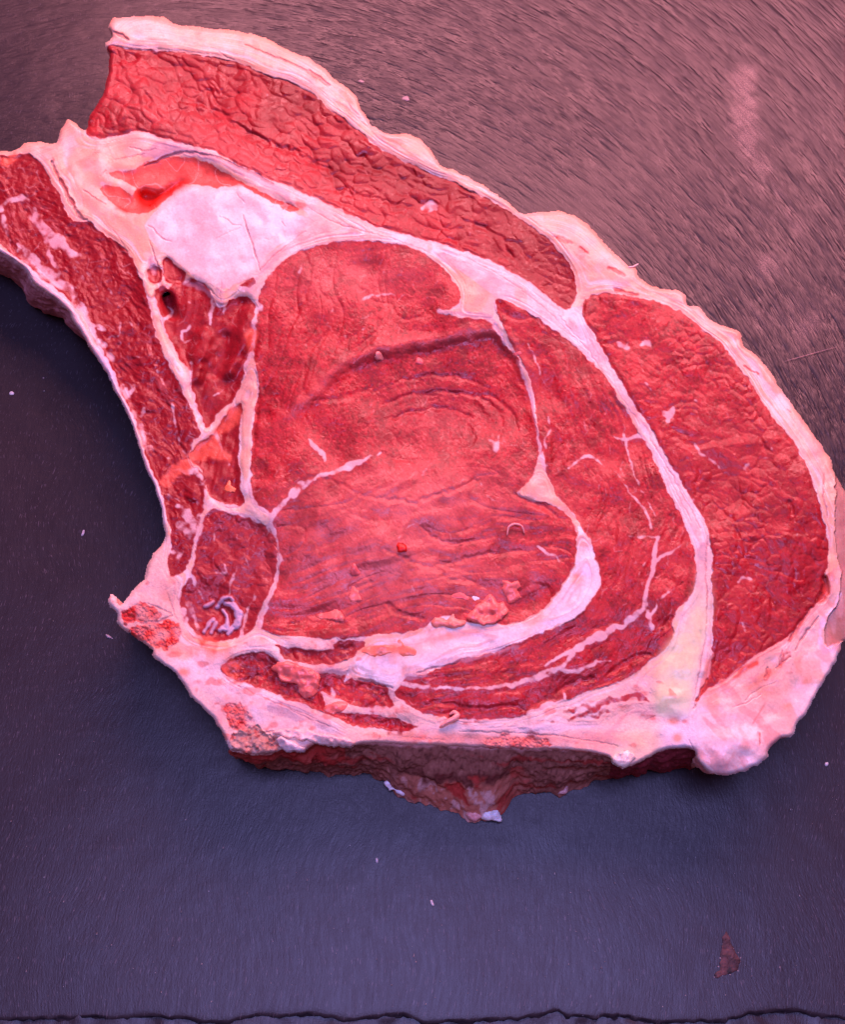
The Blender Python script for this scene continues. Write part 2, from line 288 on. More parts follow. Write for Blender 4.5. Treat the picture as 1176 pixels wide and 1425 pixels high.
# little flecks of marbling strewn through the muscles
def fleck(mask, n, ang, spread, l0, l1, s0, s1):
    ys, xs = np.nonzero(mask > .9); M = np.zeros((GH, GW), np.float32)
    for i in RNG.integers(0, len(xs), n):
        a = ang(xs[i]+OX, ys[i]+OY)+RNG.normal(0, spread); ln = RNG.uniform(l0, l1); x, y = xs[i]+OX, ys[i]+OY
        k = RNG.normal(0, .5)
        stamp(M, [(x, y), (x+ln*.5*math.cos(a), y+ln*.5*math.sin(a)), (x+ln*math.cos(a+k), y+ln*math.sin(a+k))], [.8, RNG.uniform(1, 2.2), .6], 1.2, .6, RNG.uniform(s0, s1))
    return M
fk = fleck(m['cap'], 150, lambda x, y: math.atan2(y-640, x-600)+1.57, .4, 4, 16, .15, .5)
fk = np.maximum(fk, fleck(m['eye'], 110, lambda x, y: 0.2 if y > 620 else math.atan2(y-600, x-640)+1.57, .9, 3, 14, .12, .42))
fk = np.maximum(fk, fleck(m['right'], 90, lambda x, y: .9, .9, 3, 10, .12, .4))
fk = np.maximum(fk, fleck(m['rib'], 110, lambda x, y: 1.0, .7, 5, 20, .2, .6))
fk = np.maximum(fk, fleck(np.maximum(m['side'], low), 90, lambda x, y: .6, .9, 4, 14, .15, .5))
fk = np.maximum(fk, fleck(m['top'], 60, lambda x, y: .6, .9, 3, 9, .1, .3))
fk = np.maximum(fk, fleck(m['pocket'], 30, lambda x, y: 1.9, .5, 4, 16, .15, .4))
RS = [([(590,1001),(640,1007),(700,1009),(760,1007),(800,1002)], [2,4,5,4,2], .75), ([(785,990),(805,982),(825,986),(845,976),(868,972),(890,967),(902,974)], [4,8,5,9,6,9,3], .9), ([(795,1000),(812,996),(830,990)], [3,7,3], .85), ([(820,1000),(836,993),(850,990)], [3,6,3], .8), ([(855,985),(870,982),(882,984)], [3,4,2], .7),
 ([(860,960),(880,958),(905,960)], [2,3,1], .5), ([(500,1020),(530,1024),(560,1022)], [3,6,3], .6), ([(430,1006),(460,1012),(490,1020)], [2,4,2], .5), ([(1085,925),(1092,912),(1100,905)], [6,7,4], .7), ([(1096,935),(1105,925)], [5,4], .6), ([(318,958),(330,964),(342,970)], [3,4,2], .4), ([(246,900),(238,908)], [4,4], .4), ([(240,820),(250,838),(256,860)], [2,4,2], .5), ([(222,838),(235,848),(245,860)], [3,4,2], .45), ([(210,830),(225,826),(238,815)], [2,3,2], .35), ([(236,770),(240,800),(246,815)], [4,6,4], .5),
 ([(212,362),(222,385),(228,400)], [3,4,2], .4), ([(150,206),(156,214),(166,222)], [3,4,2], .35), ([(60,216),(72,220),(76,228)], [2,4,3], .7), ([(80,240),(92,262),(106,290)], [3,6,4], .7), ([(395,282),(405,287),(412,291)], [4,6,3], .8)]
reds = strokes(RS, 1.6, 2.2); meat = np.maximum(meat, reds*(1-fill(OUTLINE[:1]*3+OUTLINE[:1], False, 0))) if False else np.maximum(meat, reds*.8)
fatm = np.clip(1-meat + 0*meat, 0, 1); fatm = np.maximum(fatm, fl)
MARROW = [[(312,980),(330,980),(345,990),(356,1005),(342,1016),(320,1010),(310,995)], [(668,1032),(700,1024),(740,1026),(772,1034),(745,1041),(690,1042)],
          [(168,852),(185,842),(202,840),(226,854),(215,864),(180,868)], [(178,876),(210,868),(246,864),(251,884),(244,897),(224,905),(204,896),(186,886)], [(370,1032),(385,1028),(392,1040),(378,1046)]]
mar = np.zeros_like(inside)
for p in MARROW: mar = np.maximum(mar, fill(p, amp=2.5))
mar *= 1
fatm = fatm*(1-m['t1'])
fatm = sst(blur(fatm, 1)*.75+fatm*.25+.13*noise(U, V, 6, 3, 160), .22, .78)*(fatm.max()); fatm = np.clip(fatm, 0, 1)

# ---------------------------------------------------------------- relief (px units)
T = 104.0
Z = np.full((GH, GW), T)
def gauss(cx, cy, rx, ry, a=0):
    c, s = math.cos(a), math.sin(a); dx, dy = U-cx, V-cy
    return np.exp(-(((dx*c+dy*s)/rx)**2 + ((-dx*s+dy*c)/ry)**2))
Z += 4*noise(U, V, 140, 2, 1.0) + 1.6*noise(U, V, 42, 2, 8.0)
rimdist = blur(1-inside, 20)
topd = blur(1-m['top'], 16)*m['top']
Z -= 7*blur(m['top'], 5)*sst((V-0.62*U)*0.85, 150, -60)         # upper strip sinks under its fat rim
Z += 9*gauss(340, 232, 190, 30, .5)
BOWL = [(432,566),(470,525),(500,503),(530,493),(570,486),(620,478),(680,464),(708,486),(728,530),(740,580),(744,630),(700,645),(620,634),(540,632),(470,628),(435,600)]
bowl = fill(BOWL, amp=4)
bowl = bowl*sst(-V+.12*(U-600), -650, -545); Z -= 8*blur(bowl, 6) + 9*gauss(620, 575, 85, 60)
lip = strokes([([(400,580),(440,545),(478,508),(515,490),(560,482),(620,474),(680,458),(712,478),(726,505)], [6,9,10,12,12,12,14,16,10])], 5, 4)
Z += 2.5*blur(lip, 3)
Z += 7*gauss(500, 770, 90, 60) + 5*gauss(560, 690, 110, 40) - 7*gauss(430, 855, 60, 14) - 8*gauss(740, 838, 36, 20, -.6)
Z -= 1.5*blur(strokes([([(560,462),(620,458),(680,452)], [10,14,10])], 6), 4)
Z -= 10*blur(m['pocket'], 5) + 8*blur(m['pock4'], 4) + 6*blur(m['pock2']+m['pock3'], 2)
POCKRIDGE = strokes([([(345,440),(335,480),(318,520)], [16,16,10]), ([(285,470),(275,500),(272,530)], [16,18,10])], 8)
Z += 9*blur(POCKRIDGE, 3)
Z -= 20*blur(strokes([([(232,415),(238,430),(240,438)], [16,14,10])], 4), 2) + 7*blur(strokes([([(300,520),(308,500),(312,470)], [14,16,12])], 6), 3)
Z -= 6*blur(m['lowa'], 6) + 4*blur(m['lowb'], 4) + 5*blur(m['side'], 7) + 4*blur(m['rib'], 5)
Z -= 9*gauss(305, 850, 40, 35)
Z -= 6*blur(m['t1'], 5) + 16*blur(m['hole'], 4)
Z += 4*blur(m['kernel'], 12) + 1*blur(m['arch'], 8) + 1.0*blur(m['seam']*(1-meat), 9) + 2*blur(m['tendon'], 10)
Z -= 7*blur(strokes([([(1147,806),(1150,824),(1142,836)], [6,9,6])], 2, 1), 1)
Z += 12*gauss(1020, 1030, 60, 40) - 6*gauss(900, 1000, 60, 20)
Z += .4*blur(fl, 2) + .15*fk
Z -= m['skin']*(10+26*sst(U, 1150, 1205)); Z += 3*blur(m['skin'], 3)
# cut steps across the right lobe
Z += 2.5*blur(m['right'], 12)*sst(V-(612+7*noise(U, V, 60, 2, 4)), -9, 3)*m['right'] - 4*blur(m['right'], 10)*sst(V, 590, 700)*m['right']
Z += 1.6*blur(m['right'], 12)*sst(V-(743+4*noise(U, V, 60, 2, 14)), -6, 3)*m['right'] - 1.6*blur(m['right'], 12)*sst(V, 700, 900)
grain = np.zeros_like(Z)
# bundles of fibre: upper strip
wu = U+5*noise(U, V, 26, 2, 31); wv = V+5*noise(U, V, 26, 2, 47)
ca, sa = math.cos(.45), math.sin(.45)
ru = (wu*ca+wv*sa); rv = (-wu*sa+wv*ca)
f1, f2, idt = voronoi(ru/21, rv/12, 3); e = f2-f1
big = np.clip(.55+.5*noise(U, V, 55, 2, 66), 0, 1)
wt = m['top']*(1-.55*sst(U, 560, 790))*(1-.5*np.exp(-((V-(0.55*U+125))/38)**2))
grain += wt*(-3.4*np.exp(-(e/.2)**2)*big**1.3 + 9.0*np.sqrt(np.clip(1-f1*f1, 0, 1)) + 4.4*(idt-.5))
g1, g2, idt2 = voronoi(ru/8, rv/6.5, 9)
grain += m['top']*(-.7*np.exp(-((g2-g1)/.25)**2)+1.0*(idt2-.5))
# right lobe
ru = wu*.9+wv*.3; rv = -wu*.3+wv*.95
h1, h2, idr = voronoi(ru/16, rv/13, 5); e2 = h2-h1
bigr = np.clip(.35+.55*noise(U, V, 48, 2, 81)+.25*sst(V, 560, 800), 0, 1)
grain += m['right']*(-2.6*np.exp(-(e2/.16)**2)*bigr**2 + 4.0*np.sqrt(np.clip(1-h1*h1, 0, 1)) + 2.0*(idr-.5))
k1, k2, idr2 = voronoi(ru/7, rv/6, 15)
grain += m['right']*(-.8*np.exp(-((k2-k1)/.2)**2)+1.0*(idr2-.5))
# eye: sandy grain, slanting splits on the left, rings in the hollow, flow lines below
we = m['eye']
left = we*sst(-V+.0*U, -640, -540)*(1-bowl)*sst(-U, -610, -480)
ang = (U-400)*.96+(V-500)*.27+10*noise(U, V, 90, 2, 52)
alo = -(U-400)*.27+(V-500)*.96
grain -= left*(4.2*ridged(ang/24, alo/170, 1, 2, 21, 8)+1.8*ridged(ang/9, alo/60, 1, 1, 27, 7))
rr = np.hypot((U-618)/1.25, V-605+0*U)+9*noise(U, V, 60, 2, 12); th = np.arctan2(V-605, (U-618)/1.25)
ring = blur(bowl, 6)*we
ring = ring*sst(-V, -618, -570)*np.clip(.5+.5*noise(U, V, 36, 2, 67), .1, 1)
grain -= ring*(.9*ridged(rr/17+.5*noise(U, V, 30, 2, 68), th*2.4, 1, 2, 61, 8)+1.0*ridged(rr/7, th*5, 1, 2, 65, 6))
grain += ring*2.4*noise(rr/11, th*2.2, 1, 2, 62)
lower = we*sst(V, 620, 680)
fy = V+26*np.sin(U/85+.6)+14*noise(U, V, 110, 2, 92)+.12*U
grain -= lower*(3.6*ridged(U/120, fy/20, 1, 2, 95, 9)*np.clip(.6+.6*noise(U, V, 70, 2, 97), 0, 1)+1.0*ridged(U/34, fy/7, 1, 1, 99, 7))
grain += lower*1.7*noise(U/70, fy/13, 1, 2, 93)
p1, p2, ide = voronoi((U+3*noise(U, V, 12, 2, 5))/6.5, (V+3*noise(U, V, 12, 2, 6))/6.5, 21)
grain += we*(-.8*np.exp(-((p2-p1)/.22)**2)+.9*(ide-.5))
# cap: grain that follows the crescent
cr_ = np.hypot((U-600)/1.0, (V-640)/1.05)+8*noise(U, V, 70, 2, 33); ct_ = np.arctan2(V-640, U-600)*260
grain += m['cap']*(1.5*noise(cr_/9, ct_/34, 1, 2, 36)-2.4*ridged(cr_/26, ct_/90, 1, 2, 37, 9)*np.clip(.5+.6*noise(U, V, 50, 2, 39), 0, 1)-.8*ridged(cr_/7, ct_/24, 1, 1, 38, 6))
q1, q2, idc = voronoi(cr_/7, ct_/11, 25); grain += m['cap']*(-.7*np.exp(-((q2-q1)/.22)**2)+.9*(idc-.5))
# rib strip: long fibres lying along the bone, ragged
al = (U*.5+V*.87)+6*noise(U, V, 40, 2, 3); ac = (U*.87-V*.5)
upr = m['rib']*sst(-V, -390, -250)
ac = ac+16*noise(U, V, 45, 2, 43)
grain += m['rib']*(2.0*noise(ac/11, al/26, 1, 3, 44)-1.6*ridged(ac/15, al/40, 1, 2, 45, 7)+1.3*noise(U, V, 5, 2, 46))
grain -= upr*2.2*ridged((U*.34-V*.94)/8, (U*.94+V*.34)/60, 1, 2, 48, 6)
grain += pock*(1.7*noise((U*.96+V*.25)/7, (V*.96-U*.25)/34, 1, 2, 51)+1.4*noise(U, V, 13, 2, 53))
grain += np.maximum(low, m['side'])*(2.2*noise(U, V, 16, 3, 56)-2.6*ridged(U, V, 26, 2, 57, 7)+.8*noise(U, V, 4, 2, 58))
tr = np.clip(m['top']+m['right'], 0, 1); grain = grain*(1-tr)*.20+.22*blur(grain, 1)*(1-tr)+tr*(.12*grain+.31*blur(grain, 1)*m['top']+.32*blur(grain, 1)*m['right'])
gf = sst(blur(meat*(1-fl), 4), .5, .97); grain *= gf
# traced splits in the meat (points, widths, depth)
CREASES = [([(200,125),(204,138),(209,150)], [3,6,3], 6), ([(215,152),(220,166)], [4,3], 6), ([(255,168),(259,152)], [5,3], 6), ([(262,155),(300,158),(330,176),(360,195),(395,205),(430,226),(460,236)], [5,9,9,8,7,6,3], 8),
 ([(165,80),(160,95),(158,110)], [3,4,2], 4), ([(280,120),(300,128),(330,130),(360,140)], [3,4,4,3], 4), ([(440,262),(470,265),(500,272),(540,280),(572,290)], [3,5,5,5,3], 5), ([(640,305),(680,322),(720,342),(742,368)], [3,5,5,3], 5),
 ([(480,225),(520,235),(560,250),(600,262)], [3,4,4,3], 4), ([(700,330),(707,350),(712,358)], [4,5,3], 6), ([(600,330),(640,335),(680,350)], [2,3,2], 2.5),
 ([(813,418),(814,432)], [3,4], 5), ([(834,412),(835,428)], [2,3], 4), ([(975,650),(972,670),(968,688)], [2,4,2], 5), ([(1020,730),(1028,745)], [4,5], 5), ([(1000,700),(1010,715),(1022,722)], [2,4,3], 4), ([(1068,820),(1075,840),(1070,868)], [3,4,2], 4), ([(1030,850),(1026,880),(1012,910)], [2,4,2], 4), ([(1060,610),(1063,622),(1075,630)], [3,5,3], 5), ([(1100,700),(1106,715)], [5,6], 5), ([(1040,740),(1055,742),(1100,744)], [2,2,2], 2),
 ([(425,352),(432,380),(425,410),(412,440),(400,470)], [3,4,4,3,2], 4), ([(412,420),(395,455),(385,480)], [2,3,2], 3), ([(445,395),(452,412),(465,420)], [2,3,2], 3), ([(445,455),(430,500),(422,540)], [3,3,2], 3), ([(500,400),(520,420),(545,425),(560,445),(590,440)], [2,3,3,3,2], 3),
 ([(470,345),(500,350),(540,345)], [2,2,2], 2), ([(440,556),(470,555),(500,545),(530,535)], [4,8,5,2], 2.5),
 ([(520,545),(560,530),(600,522),(640,525),(680,540)], [2,3,4,3,2], 4), ([(530,565),(570,550),(620,545),(665,552),(700,575)], [2,4,4,4,2], 5), ([(535,585),(580,572),(630,570),(655,582)], [2,4,4,3], 5), ([(650,590),(660,610),(648,625)], [2,4,2], 4), ([(690,570),(700,590),(690,620)], [2,4,2], 4), ([(545,600),(560,620)], [2,3], 3), ([(640,545),(690,555),(715,580),(722,600)], [2,4,4,2], 4),
 ([(530,632),(560,640),(600,640)], [2,3,2], 3), ([(500,690),(540,694),(580,700),(600,690),(640,678),(668,668)], [2,4,5,5,5,2], 5), ([(430,662),(470,672),(505,690)], [2,3,2], 3), ([(585,730),(600,748),(630,755),(660,752),(690,745)], [2,3,5,4,2], 4.5), ([(600,790),(640,780),(690,770),(745,765)], [2,4,4,2], 4), ([(520,760),(560,775),(600,790),(625,805),(660,810)], [2,3,4,3,2], 3.5), ([(640,740),(665,735),(700,720),(740,722)], [2,3,3,2], 3), ([(560,680),(540,720),(530,760)], [1,2,1], 2), ([(540,840),(560,855),(590,860)], [5,8,5], 5), ([(400,870),(440,868),(480,870)], [6,10,6], 5), ([(715,690),(745,700),(775,715)], [3,7,3], 6),
 ([(400,720),(430,745),(450,780),(445,820)], [1,2,2,1], 2), ([(505,800),(520,815),(515,840)], [2,3,2], 2.5), ([(460,700),(500,720),(540,725)], [1,3,2], 2),
 ([(355,520),(358,560),(354,600),(352,640)], [3,5,5,3], 6), ([(845,940),(865,925),(885,915),(905,910)], [4,9,8,4], 7), ([(935,860),(928,870)], [4,6], 5), ([(700,930),(740,922),(770,915)], [2,3,2], 2), ([(770,965),(800,950),(830,945)], [3,8,5], 5), ([(600,975),(650,985),(720,982)], [3,5,4], 3), ([(936,795),(935,808)], [3,4], 4), ([(690,455),(712,482)], [6,8], 5),
 ([(330,950),(365,940),(380,928)], [4,6,3], 5), ([(418,965),(430,975)], [6,5], 5), ([(470,905),(490,900)], [6,4], 4)]
CM = np.zeros_like(inside, dtype=np.float32)
for c in CREASES: stamp(CM, c[0], c[1], 2.2, 1.6, c[2])
grain -= .38*blur(CM, 1)
# fat: soft lumps, long creases
fmask = inside*(1-meat)
lay_h = noise(blur(meat, 9)*15+.5*noise(U, V, 40, 2, 299), (U*.8+V*.5)/46, 1, 3, 301)
grain += fmask*(.22*lay_h*(1-m['kernel'])+.8*noise(U, V, 24, 2, 72)+.06*noise(U, V, 5, 2, 73))
FATCRACKS = [([(306,302),(316,305),(323,312),(335,313)], 1.6, 2.5), ([(339,300),(341,314),(350,336),(358,360),(361,376)], 2.2, 4), ([(206,313),(214,318),(224,330),(238,337)], 1.8, 3), ([(330,270),(340,282)], 1.2, 2), ([(392,308),(396,314)], 1.8, 2), ([(374,288),(380,286)], 1.2, 1.5), ([(368,332),(376,333)], 1.2, 1.5), ([(300,330),(320,322),(333,316)], 1, 1.2),
 ([(72,225),(84,252),(98,280),(112,302),(120,306)], 6, 9), ([(115,265),(130,275),(146,284)], 1.8, 4), ([(158,320),(170,338),(176,350)], 1.2, 2), ([(207,335),(218,365),(222,385)], 2, 4), ([(362,374),(380,356),(400,340),(425,322)], 1.6, 2), ([(278,392),(292,402),(298,408)], 3, 4), ([(308,392),(306,418)], 1.6, 2), ([(330,396),(345,388)], 2, 2),
 ([(140,245),(146,237)], 1.5, 3), ([(180,205),(200,210),(215,206)], 2, 3), ([(200,232),(215,226),(232,218),(260,212),(300,218),(340,235),(380,256)], 4, 5), ([(160,222),(178,219),(200,214)], 2, 3),
 ([(220,68),(260,72),(290,76)], 1.5, 2), ([(305,72),(315,80),(325,84)], 1.5, 3), ([(340,62),(380,78),(420,95),(440,110)], 2.2, 4), ([(430,98),(445,108),(458,118)], 5, 4), ([(485,145),(498,160)], 2.5, 3), ([(158,44),(170,50),(178,55)], 5, 7),
 ([(985,745),(983,790),(985,830),(984,868)], 2, 4), ([(984,872),(980,905),(972,945),(966,975)], 1.4, 2), ([(966,985),(976,962),(986,945)], 3, 5), ([(430,290),(470,312),(540,330),(600,352)], 1.4, 2), ([(640,355),(700,385),(760,430),(800,470)], 1.2, 1.5), ([(780,440),(820,490),(860,545),(890,590)], 1.3, 2), ([(905,610),(935,660),(960,705),(975,735)], 1.8, 3), ([(925,650),(945,690),(962,725)], 1.3, 2),
 ([(770,330),(782,332),(796,338)], 5, 1.2), ([(808,345),(818,352)], 5, 1.2), ([(848,372),(862,380),(870,384)], 6, 1.2), ([(855,402),(870,408),(888,410)], 7, 1.2), ([(1036,508),(1044,514),(1056,520)], 3.5, 1.2), ([(1096,570),(1100,574)], 5, 1.2), ([(1148,660),(1146,690),(1152,720)], 3, 3),
 ([(1020,985),(1040,978),(1060,965)], 1.3, 2.5), ([(1038,975),(1046,966),(1080,948)], 1.3, 2.5), ([(1100,890),(1112,870),(1130,845)], 4, 6), ([(1108,905),(1122,880),(1140,858)], 3, 5), ([(1080,930),(1100,915)], 3, 4), ([(1090,905),(1085,925)], 4, 4), ([(1056,1020),(1058,1035)], 2.2, 5), ([(1065,940),(1070,930)], 6, 4), ([(900,1002),(912,995)], 1.5, 2), ([(960,1030),(966,1042)], 1.5, 3),
 ([(860,1050),(870,1046)], 5, 4), ([(640,1018),(760,1022),(860,1038)], 1.6, 3), ([(560,1025),(620,1030)], 1.5, 2), ([(400,985),(430,1000),(470,1015)], 1.4, 2), ([(330,955),(370,972),(400,984),(440,1000)], 2, 2), ([(345,1024),(380,1018),(430,1026),(470,1036)], 2.5, 5), ([(230,905),(245,895),(252,880)], 3, 4), ([(195,868),(215,866),(240,858)], 4, 3),
 ([(205,840),(225,848),(238,855)], 2.5, 3), ([(233,825),(240,845),(246,862)], 1.5, 2), ([(500,945),(520,950),(545,958)], 4, 5), ([(580,937),(600,931),(640,921)], 2.5, 3)]
FC = np.zeros_like(CM); FD = np.zeros_like(CM)
for c in FATCRACKS:
    wl = [c[1]*.5, c[1], c[1]*.5]; stamp(FC, c[0], wl, 1.2, .8, 1.0); stamp(FD, c[0], wl, 2.0, .8, c[2])
grain -= .38*FD
b1, b2, idb = voronoi(U/5.5, V/5.5, 33)
grain += .4*blur(mar, 1)*(2.4*(idb-.5)-2.2*np.exp(-((b2-b1)/.3)**2)+1.5*noise(U, V, 6, 2, 83))
Z += grain
edge = blur(1-inside, 3)*2                                           # rounded shoulder at the rim
Z -= 8*np.clip(edge, 0, 1)**1.5
Z = np.where(inside > .2, Z, Z)

# ---------------------------------------------------------------- colour of the tissue, with some light and shade painted in
def mix(A, col, M): M = np.clip(M, 0, 1)[..., None]; return A*(1-M)+np.asarray(col)*M
n_a = noise(U, V, 60, 3, 101); n_b = noise(U, V, 14, 3, 107); n_c = noise(U, V, 3.2, 2, 109)
A = np.zeros((GH, GW, 3)) + np.array([.47, .024, .036])
n_d = noise(U, V, 2.2, 2, 170)
A = A*np.clip(1+.10*n_a+.15*n_b+.15*n_c+.16*n_d+.38*(idt-.5)*m['top']+.30*(idr-.5)*m['right']+.22*(ide-.5)*m['eye']+.22*(idc-.5)*m['cap'], .45, 1.7)[..., None]
A = mix(A, [.56, .062, .058], .55*sst(n_b+.6*n_a, .2, 1.6))
A = mix(A, [.30, .010, .020], .5*sst(-n_b-.7*n_a, .4, 1.7))
A = mix(A, [.33, .008, .022], .9*m['rib']+.6*pock+.6*m['side']+.5*m['lowb'])
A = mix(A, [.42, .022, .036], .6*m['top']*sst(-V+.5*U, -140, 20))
A = mix(A, [.78, .25, .22], (.9+.25*n_b)*(.75*gauss(500, 780, 130, 85)+.6*gauss(600, 690, 150, 45)+.4*gauss(640, 800, 110, 50)+.45*m['eye']*gauss(480, 380, 120, 40))+.4*m['top']*gauss(330, 215, 170, 26, .5)+.4*blur(lip, 3))  # salmon flesh; the lit lip and lit lower strip are painted paler too
A = mix(A, [.52, .050, .062], .35*m['cap']*sst(n_b, -.5, 1))
A = mix(A, [.36, .03, .06], .4*gauss(610, 575, 70, 50))  # shade of the hollow painted into the eye muscle
A = mix(A, [.42, .04, .055], .5*m['side']); A = mix(A, [.55, .05, .06], .5*m['right']*gauss(960, 640, 120, 60)); A = mix(A, [.64, .26, .27], .5*m['rib']*sst(ridged(((U*.87-V*.5)+14*noise(U, V, 45, 2, 3))/11, (U*.5+V*.87)/48, 1, 3, 175, 3.5)*sst(noise(U, V, 50, 2, 177), -.2, .8), .35, .9))
A = mix(A, [.62, .16, .17], .55*(m['cap']+m['eye']*.5+low)*sst(ridged(cr_/9, ct_/60, 1, 3, 179, 4)*sst(noise(U, V, 40, 2, 181), 0, 1), .5, .95))
A = mix(A, [.66, .24, .25], .42*(m['eye']+.6*m['cap']+.5*m['right']+.3*m['top'])*sst(n_d+.5*n_b, 1.1, 2.2))  # light specks painted in for the glitter of the grain
# dry rim where muscle meets fat
medge = np.clip(blur(fatm, 2)*2, 0, 1)*meat
A = mix(A, [.50, .085, .085], .35*medge)
# fat
fr = np.array([.80, .60, .53])
Fc = np.zeros_like(A)+fr
Fc = mix(Fc, [.86, .56, .47], .5*sst(n_a+.4*n_b, -.2, 1.2)); Fc = mix(Fc, [.88, .76, .74], .6*sst(-n_a+.5*n_b, 0, 1.2))
Fc = mix(Fc, [.86, .78, .80], .75*blur(m['kernel'], 8)); Fc = mix(Fc, [.90, .86, .90], .85*m['arch'])
Fc = mix(Fc, [.86, .74, .78], .6*blur(m['seam'], 8)*sst(U, 500, 700)); Fc = mix(Fc, [.86, .77, .84], .8*gauss(1010, 1040, 70, 50)+.8*gauss(945, 1020, 30, 30)+.7*gauss(330, 950, 90, 40, .4)+.6*gauss(260, 930, 30, 20))
Fc = mix(Fc, [.80, .50, .42], .55*gauss(75, 205, 60, 20)+.5*gauss(130, 250, 50, 30)+.5*m['chine']*sst(n_b, 0, 1.2))
Fc = mix(Fc, [.82, .36, .26], .55*sst(noise(U, V, 26, 2, 121), .75, 1.6)*(1-m['kernel']))
for (cx, cy, rx, ry, a, s) in [(560,202,26,9,.35,.9), (442,108,15,7,.5,.8), (170,48,12,6,.4,.8), (488,150,12,4,.8,.5), (1000,470,18,7,.5,.5), (1048,905,10,8,0,.4), (1150,800,9,12,0,.75), (1060,945,30,7,-.6,.6), (1110,965,30,9,-.9,.6),
        (800,305,20,8,.3,.35), (770,305,18,10,.3,.4), (905,402,16,8,.2,.7), (420,150,10,4,.7,.2), (260,885,8,8,0,.5), (255,935,10,6,0,.8), (300,900,20,9,0,.9), (330,925,20,10,.5,.95), (530,905,50,9,-.05,.95), (580,878,60,6,-.12,.5), (640,882,60,6,-.2,.55), (745,862,16,7,-.5,.55), (803,805,7,9,.4,.7), (620,1025,80,5,0,.4), (220,900,30,5,.2,.5), (940,1005,8,5,.2,.85), (942,1026,6,6,.4,.8)]:
    Fc = mix(Fc, [.82, .25, .14], s*np.clip(gauss(cx, cy, rx, ry, a)*1.3+.15*n_b, 0, 1)*gauss(cx, cy, rx*1.8, ry*1.8, a)**.3*(gauss(cx, cy, rx*1.6, ry*1.6, a) > .05))
Fc = Fc*(1+.06*n_b+.04*n_c+.03*n_d)[..., None]
# streaks along the seams (connective tissue, greyer and pinker)
st = strokes([([(p[0]+dx, p[1]+dy) for p in PL], [1, 2.2, 1.2], s) for PL, offs in [
   ([(225,200),(280,214),(330,235),(400,268),(470,298),(540,322),(600,345),(660,372)], [(0,3,.5), (-6,9,.45), (4,-2,.3)]),
   ([(370,380),(395,352),(430,332),(480,325),(540,331),(600,352)], [(0,0,.5), (-4,-4,.4), (-8,-9,.3)]),
   ([(650,360),(720,400),(780,450),(830,510),(870,565),(900,610),(930,665),(960,720),(978,760)], [(0,0,.4), (6,-4,.4), (12,-8,.5), (-4,3,.35)]),
   ([(980,770),(985,830),(982,890),(970,960)], [(0,0,.5), (5,0,.4)]),
   ([(700,1012),(780,1015),(860,1020),(910,1000)], [(0,0,.4), (0,8,.5), (0,15,.4)]),
   ([(1000,965),(1050,940),(1090,905),(1130,860)], [(0,0,.5), (5,6,.45), (10,14,.4), (14,24,.3)]),
   ([(85,235),(110,262),(140,285),(170,310),(200,350),(212,390)], [(0,0,.3), (12,-4,.35), (-5,5,.3)])] for dx, dy, s in offs], 1.3, 2)
rim = (1-meat)*(1-m['kernel'])*(1-np.clip(m['seam']+m['tail']+m['chine']+m['arch'], 0, 1)); Fc = mix(Fc, [.87, .56, .37], rim*np.clip(.7+.2*n_b+.2*n_a, 0, .95)); Fc = mix(Fc, [.86, .66, .58], rim*.6*sst(noise(U+V, U-V, 30, 3, 167), .3, 1.2))
Fc = Fc*np.array([1, .97, .90])
Fc = mix(Fc, [.62, .33, .36], st)
Fc = mix(Fc, [.66, .44, .50], .5*sst(blur(meat, 3), .25, .6))
SILVER = strokes([([(200,215),(232,206),(270,212),(310,225),(350,245),(400,270)], [8,16,12,9,9,8], .75), ([(612,433),(650,438),(680,441),(694,462),(702,480)], [4,6,6,6,4], .8), ([(720,502),(735,540),(747,590),(752,630)], 3, .6), ([(255,395),(275,398),(296,412)], [3,6,4], .6), ([(306,400),(306,422)], [14,10], .5),
   ([(212,362),(214,380)], [9,6], .7), ([(592,935),(620,920),(650,918),(680,908),(720,900)], [9,10,6,8,5], .6), ([(568,942),(590,938)], [9,7], .7), ([(979,760),(976,800),(972,835)], [10,11,10], .6), ([(345,402),(362,380),(385,360)], [6,5,4], .4), ([(380,984),(420,992),(455,1008)], [16,22,14], .55), ([(455,932),(485,933)], [5,6], .5)], 3)
dm = blur(meat, 9); do = blur(inside, 26)
lay = noise(dm*15+.5*noise(U, V, 40, 2, 299), (U*.8+V*.5)/46, 1, 3, 301)*(1-m['kernel']*.8); lay2 = noise(do*60, (U+V*.6)/60, 1, 3, 305)*(1-m['kernel']*.8)
Fc = mix(Fc, [.70, .34, .34], .50*sst(lay, .55, 1.5)); Fc = mix(Fc, [.90, .84, .84], .55*sst(-lay, .5, 1.4)); Fc = mix(Fc, [.76, .34, .24], .42*rim*sst(lay2, .3, 1.3)); Fc = mix(Fc, [.90, .74, .66], .5*rim*sst(-lay2, .4, 1.3))
Fc = mix(Fc, [.64, .10, .09], .5*sst(ridged(dm*22, (U*.8+V*.5)/60, 1, 2, 309, 9), .6, .95)*sst(noise(U, V, 34, 2, 311), .35, 1.1)*(1-m['kernel'])*(1-m['arch']))
Fc = mix(Fc, [.52, .34, .40], SILVER)
A = mix(A, [.25, .005, .013], (.8+.2*n_b)*m['top']*np.clip(sst(V-.62*U+30*n_a, -20, -130)+0*U, 0, 1)); A = mix(A, [.36, .012, .024], .38*m['right']*sst(U+.3*V, 1080, 1300)+.3*m['rib']); A = A*np.array([.74, .56, .57])  # shade under the fat rim painted dark on the upper strip
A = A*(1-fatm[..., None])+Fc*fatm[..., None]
A = mix(A, [.80, .52, .50], .55*fk*(1-fatm))
